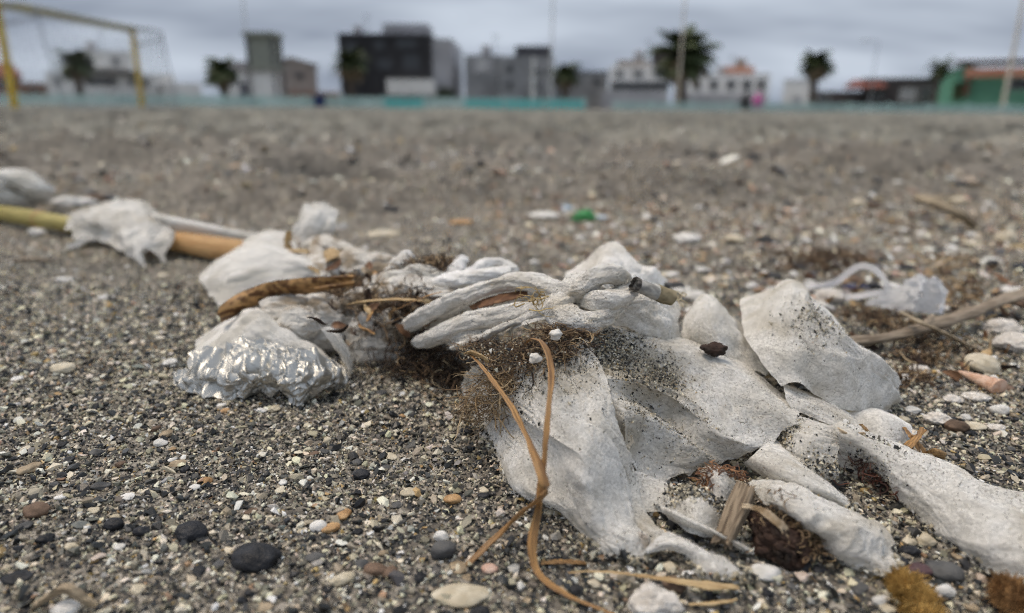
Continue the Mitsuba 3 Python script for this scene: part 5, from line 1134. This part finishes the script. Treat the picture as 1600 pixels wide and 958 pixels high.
pebble(1562, 640, 23, 18, 'stone_white', 'round white pebble below the pink shell', seed=27); pebble(1490, 623, 24, 14, 'coral_white', 'left of two white coral bits below the pink shell', cat='coral', key='coral_bit', seed=28, rough=.15); pebble(1524, 618, 36, 16, 'coral_white', 'right of two white coral bits below the pink shell', cat='coral', key='coral_bit', seed=29, rough=.15)
pebble(1465, 653, 34, 20, 'coral_white', 'lumpy white coral bit right of the small cloth corner', cat='coral', key='coral_bit', seed=30, rough=.18); pebble(1522, 664, 30, 12, 'stone_cream', 'flat cream shell piece right of the lumpy coral bit', cat='shell', key='shell', seed=31); pebble(1557, 668, 22, 12, 'coral_white', 'small white coral bit near the right edge', cat='coral', key='coral_bit', seed=32, rough=.15)
pebble(1508, 652, 14, 12, 'stone_white', 'tiny white pebble above the flat cream shell piece', seed=33); pebble(1590, 535, 60, 34, 'coral_white', 'chalky white lump cut by the right edge', cat='stone', key='stone', seed=34, rough=.14, level=4); pebble(1565, 510, 44, 22, 'coral_white', 'white lump with a hollow right of the crossed sticks', cat='stone', key='stone', seed=35, rough=.2, level=4)
pebble(1425, 640, 20, 12, 'stone_white', 'small white pebble by the tip of the arched fold', seed=36); pebble(1412, 655, 16, 9, 'stone_cream', 'cream pebble behind the small cloth corner', seed=37); pebble(1412, 590, 22, 13, 'stone_white', 'white pebble beside the arched fold', seed=38)
pebble(1495, 665, 30, 20, 'stone_brown', 'dark brown pebble right of the lumpy coral bit', seed=39); pebble(1435, 575, 24, 12, 'coral_white', 'white bit under the driftwood stick', cat='coral', key='coral_bit', seed=40, rough=.15)
pebble(105, 316, 34, 22, 'stone_white', 'bright white lump beyond the cane, left', cat='stone', key='stone', seed=41, rough=.1); pebble(122, 297, 44, 18, 'stone_white', 'low white lump behind the bright one, left', cat='stone', key='stone', seed=42, rough=.1); pebble(150, 310, 32, 16, 'stone_brown', 'red brown lump beside the white lumps, left', cat='stone', key='stone', seed=43)
pebble(60, 362, 22, 12, 'stone_white', 'white pebble below the left part of the cane', seed=44); pebble(850, 334, 50, 16, 'stone_white', 'flat white fragment left of the green glass', cat='stone', key='stone', seed=45); pebble(613, 330, 32, 15, 'stone_black', 'blurred black pebble beyond the cloth tab', seed=46); pebble(600, 363, 50, 11, 'stone_cream', 'long pale fragment beyond the cloth tab', cat='shell', key='shell', seed=47)
pebble(1078, 302, 40, 22, 'stone_white', 'pale stone in the middle distance, right of the green glass', cat='stone', key='stone', seed=48); pebble(1342, 318, 24, 16, 'stone_cream', 'pale yellow stone in the right distance', cat='stone', key='stone', seed=49); pebble(720, 300, 40, 10, 'stone_orange', 'orange fragment in the middle distance', cat='stone', key='stone', seed=50)
pebble(1085, 462, 34, 24, 'stone_white', 'whitish lump right of the cigarette end', cat='stone', key='stone', seed=51, rough=.1); pebble(1295, 462, 44, 30, 'coral_white', 'grey white lump behind the arched fold', cat='stone', key='stone', seed=52, rough=.15)
scene['glass_green'] = {'type': 'principled', 'base_color': rgb((.03, .22, .05)), 'roughness': .12, 'specular': .6}
scene['glass_blue'] = {'type': 'principled', 'base_color': rgb((.42, .52, .62)), 'roughness': .12, 'specular': .6}
pebble(912, 336, 38, 24, 'glass_green', 'bright green glass shard in the middle distance', cat='glass', key='glass_shard', seed=53, amp=.5); pebble(884, 325, 20, 16, 'glass_blue', 'pale blue glass shard touching the green one', cat='glass', key='glass_shard', seed=54, amp=.5); pebble(938, 338, 18, 8, 'glass_blue', 'bluish glass splinter right of the green shard', cat='glass', key='glass_shard', seed=55, amp=.5)
mixed('navy_film', (.015, .016, .05), (.03, .03, .08), .004, rough=.5); pebble(1338, 447, 34, 12, 'navy_film', 'dark blue scrap under the white ribbon', cat='scrap', key='plastic_scrap', seed=56, amp=.4); pebble(1320, 438, 22, 12, 'stone_orange', 'orange scrap beside the dark blue one', cat='scrap', key='plastic_scrap', seed=57)

# cockle and pink spiral shell
t = thing('shell', 'round cream bivalve shell at the right edge, above the pink shell', 'shell')
c = P(1533, 574, .002)
uu, vv = np.meshgrid(np.linspace(0, 1, 40), np.linspace(0, 2 * np.pi, 80), indexing='ij')
R_ = .0085; rr0 = np.sin(uu * np.pi / 2)
X = np.stack([R_ * rr0 * np.cos(vv) * 1.05, R_ * .8 * rr0 * np.sin(vv), R_ * .62 * np.cos(uu * np.pi / 2) * (1 + .03 * np.cos(vv * 1))], -1)
X = X * (1 + .012 * np.cos(22 * uu))[..., None]
X[..., 0] += .0012 * (1 - uu); X = X @ Rot.from_euler('xy', [.35, .2]).as_matrix().T + c + [0, 0, .0012]
add(f'{t}__valve', solid(X, .0006), 'stone_cream', smooth=50)
v, f = lump(3, 3, .3); add(f'{t}__hinge', (v * [.0017, .0014, .0013] + c + [.0072, .002, .0045], f), 'stone_white', smooth=True)
t = thing('shell', 'pointed pink ridged shell lying under the round cream shell', 'shell')
a0, a1 = P(1498, 580, .003), P(1562, 606, .003)
n = 60; s = np.linspace(0, 1, n)
path = a0 + (a1 - a0) * s[:, None]
v, f = tube(path, .0006 + .0049 * s ** .8 * (1 + .05 * np.sin(34 * s)), 26, flat=.75)
mixed('shell_pink', (.50, .29, .19), (.66, .47, .36), .002, rough=.5)
add(f'{t}__whorls', (v, f), 'shell_pink', smooth=40)

# sponges
def sponge(pts, r, n, spike, cols, label, seed):
    rr = np.random.default_rng(seed)
    p = spline([P(*q) for q in pts], 40)
    t = thing('sponge', label, 'sponge')
    r = r * .60; spike = spike * .65
    v, f = tube(p, np.array([.5, .9, 1.0, 1.0, .8]) * r, 20)
    v += (np.stack([meshkit.fbm(v / .003, 3, seed + q) for q in (1, 2, 3)], 1) - .5) * .004
    nm = f'{t}_mat'
    mixed(nm, cols[0], cols[1], .003, rough=.9); add(f'{t}__body', (v, f), nm, smooth=True)
    V, Fc, at = [], [], 0
    for k in range(n):
        b = v[rr.integers(len(v) - 2)]; c = p[np.argmin(((p - b) ** 2).sum(1))]
        d = (b - c) / (np.linalg.norm(b - c) + 1e-9) + rr.normal(0, .35, 3)
        b = b + rr.normal(0, .0006, 3)
        q = np.array([b, b + d * spike * rr.uniform(.3, .6), b + d * spike * rr.uniform(.7, 1.2) + rr.normal(0, spike * .15, 3)])
        vv_, ff = tube(q, [.00022, .00018, .00008], 3, cap=False); V.append(vv_); Fc.append(ff + at); at += len(vv_)
    add(f'{t}__fibres', (np.vstack(V), np.vstack(Fc)), nm, kind='stuff')
sponge([(1402, 903, .003), (1420, 920, .005), (1440, 945, .005), (1470, 985, .003)], .0042, 2600, .0024, ((.27, .16, .045), (.46, .30, .10)), 'bright orange fibrous sponge at the lower right edge', 3)
sponge([(1566, 920, .003), (1590, 940, .005), (1630, 965, .004)], .0048, 2200, .0024, ((.16, .085, .035), (.34, .20, .09)), 'brown fibrous sponge in the lower right corner', 5)

# ribbon and plastic film
mixed('ribbon_white', (.74, .74, .77), (.82, .82, .84), .01, rough=.4)
scene['ribbon_thin'] = {'type': 'principledthin', 'base_color': rgb((.86, .86, .88)), 'roughness': .4, 'diff_trans': .8, 'eta': 1.4}
t = thing('ribbon', 'white plastic ribbon arching over the pebbles on the right', 'ribbon')
sheet(f'{t}__band', [[(1188, 452, .002), (1240, 443, .006), (1290, 441, .010), (1318, 425, .022), (1348, 410, .034), (1372, 418, .030), (1392, 445, .014), (1400, 460, .006)], [(1192, 462, .002), (1242, 452, .004), (1294, 450, .006), (1322, 436, .016), (1350, 420, .028), (1368, 428, .025), (1382, 450, .010), (1390, 466, .004)]], 90, 10, iters=0, m='wipe_cloth_ribbon')
sheet(f'{t}__tail', [[(1318, 462, .003), (1350, 456, .006), (1380, 452, .008)], [(1322, 470, .002), (1352, 466, .003), (1382, 462, .004)]], 24, 8, iters=0, m='wipe_cloth_ribbon')
scene['film_clear'] = {'type': 'principledthin', 'base_color': rgb((.85, .86, .88)), 'roughness': .3, 'spec_trans': .12, 'diff_trans': .9, 'eta': 1.4}
t = thing('plastic_film', 'crumpled translucent plastic film piece right of the ribbon', 'plastic')
X = grid_of([[(1388, 446, .014), (1412, 436, .022), (1440, 427, .030), (1462, 440, .026), (1478, 456, .020)], [(1368, 460, .009), (1405, 455, .016), (1438, 450, .024), (1458, 458, .018), (1476, 470, .012)], [(1346, 474, .003), (1385, 480, .006), (1425, 488, .008), (1450, 490, .006), (1470, 490, .003)]], 70, 50)
uq, vq = np.meshgrid(np.linspace(0, 1, 70), np.linspace(0, 1, 50), indexing='ij')
X = X + normals_grid(X) * (.004 * (1 - 2 * np.abs(2 * meshkit.fbm(np.stack([uq * 4 + vq, vq * 3 - uq, 0 * uq], -1), 3, 5) - 1)))[..., None]
X[..., 2] = np.maximum(X[..., 2], g(X[..., 0], X[..., 1]) + .0005)
iq = np.arange(70 * 50).reshape(70, 50)
add(f'{t}__sheet', trimesh.Trimesh(X.reshape(-1, 3), np.vstack([np.stack([iq[:-1, :-1].ravel(), iq[1:, :-1].ravel(), iq[1:, 1:].ravel()], 1), np.stack([iq[:-1, :-1].ravel(), iq[1:, 1:].ravel(), iq[:-1, 1:].ravel()], 1)]), process=False), 'film_clear', smooth=40)
strand(f'{t}__rolled_hem', [(1462, 434, .027), (1474, 456, .016), (1468, 490, .003)], [.0012, .0016, .0012], n=40, sides=16, m='ribbon_white')

# ------------------------------------------------------------------ loose pebbles and shell bits, each one by itself
KINDS = [('stone_black', 'pebble', 'small black pebble lying loose on the near sand', 'pebble', .24), ('stone_grey', 'pebble', 'small grey pebble lying loose on the near sand', 'pebble', .20), ('stone_white', 'pebble', 'small white pebble lying loose on the near sand', 'pebble', .14),
         ('stone_cream', 'shell_bit', 'small cream shell bit lying loose on the near sand', 'shell', .18), ('stone_tan', 'pebble', 'small tan pebble lying loose on the near sand', 'pebble', .12), ('stone_orange', 'shell_bit', 'small orange shell bit lying loose on the near sand', 'shell', .03), ('stone_brown', 'pebble', 'small brown pebble lying loose on the near sand', 'pebble', .09)]
rr_ = np.random.default_rng(8)
for q in range(240):
    m_, key, lab, cat, _w = KINDS[rr_.choice(len(KINDS), p=[k[4] for k in KINDS])]
    px, py = rr_.uniform(0, 1600), 560 + 398 * rr_.uniform(0, 1) ** .9
    dist = .13 / math.sin(math.atan(311.6 / FOC) + math.atan((py - 479) / FOC))
    s = float(np.clip(.0031 * math.exp(.28 * rr_.normal()), .0022, .0058)) / dist * FOC
    pebble(px, py, s * 1.15, s * rr_.uniform(.45, .75), m_, where(lab, px, py)[0], cat, key, group=where(lab, px, py)[1], seed=q, level=2, turn=rr_.uniform(0, 3), sink=.3, amp=.55)
FAR = [('stone_white', 'beach_pebble', 'pale blurred pebble scattered in the middle distance', 'pebble', .38), ('stone_brown', 'beach_pebble', 'brown blurred pebble scattered in the middle distance', 'pebble', .18), ('stone_black', 'beach_pebble', 'dark blurred pebble scattered in the middle distance', 'pebble', .2), ('stone_cream', 'beach_pebble', 'cream blurred pebble scattered in the middle distance', 'pebble', .24)]
for q in range(210):
    m_, key, lab, cat, _w = FAR[rr_.choice(len(FAR), p=[k[4] for k in FAR])]
    right = rr_.uniform() < .62
    px, py = (rr_.uniform(900, 1600), rr_.uniform(300, 500)) if right else (rr_.uniform(0, 1600), rr_.uniform(250, 480))
    dist = .13 / math.sin(math.atan(311.6 / FOC) + math.atan((py - 479) / FOC))
    s = float(np.clip(.0075 * math.exp(.38 * rr_.normal()), .004, .018)) * (.7 + .3 * min(dist, 1.6)) / dist * FOC
    pebble(px, py, s * 1.2, s * rr_.uniform(.4, .75), m_, where(lab, px, py)[0], cat, key, group=where(lab, px, py)[1], seed=q + 400, level=2, turn=rr_.uniform(0, 3), sink=.3, amp=.6, rough=.2)
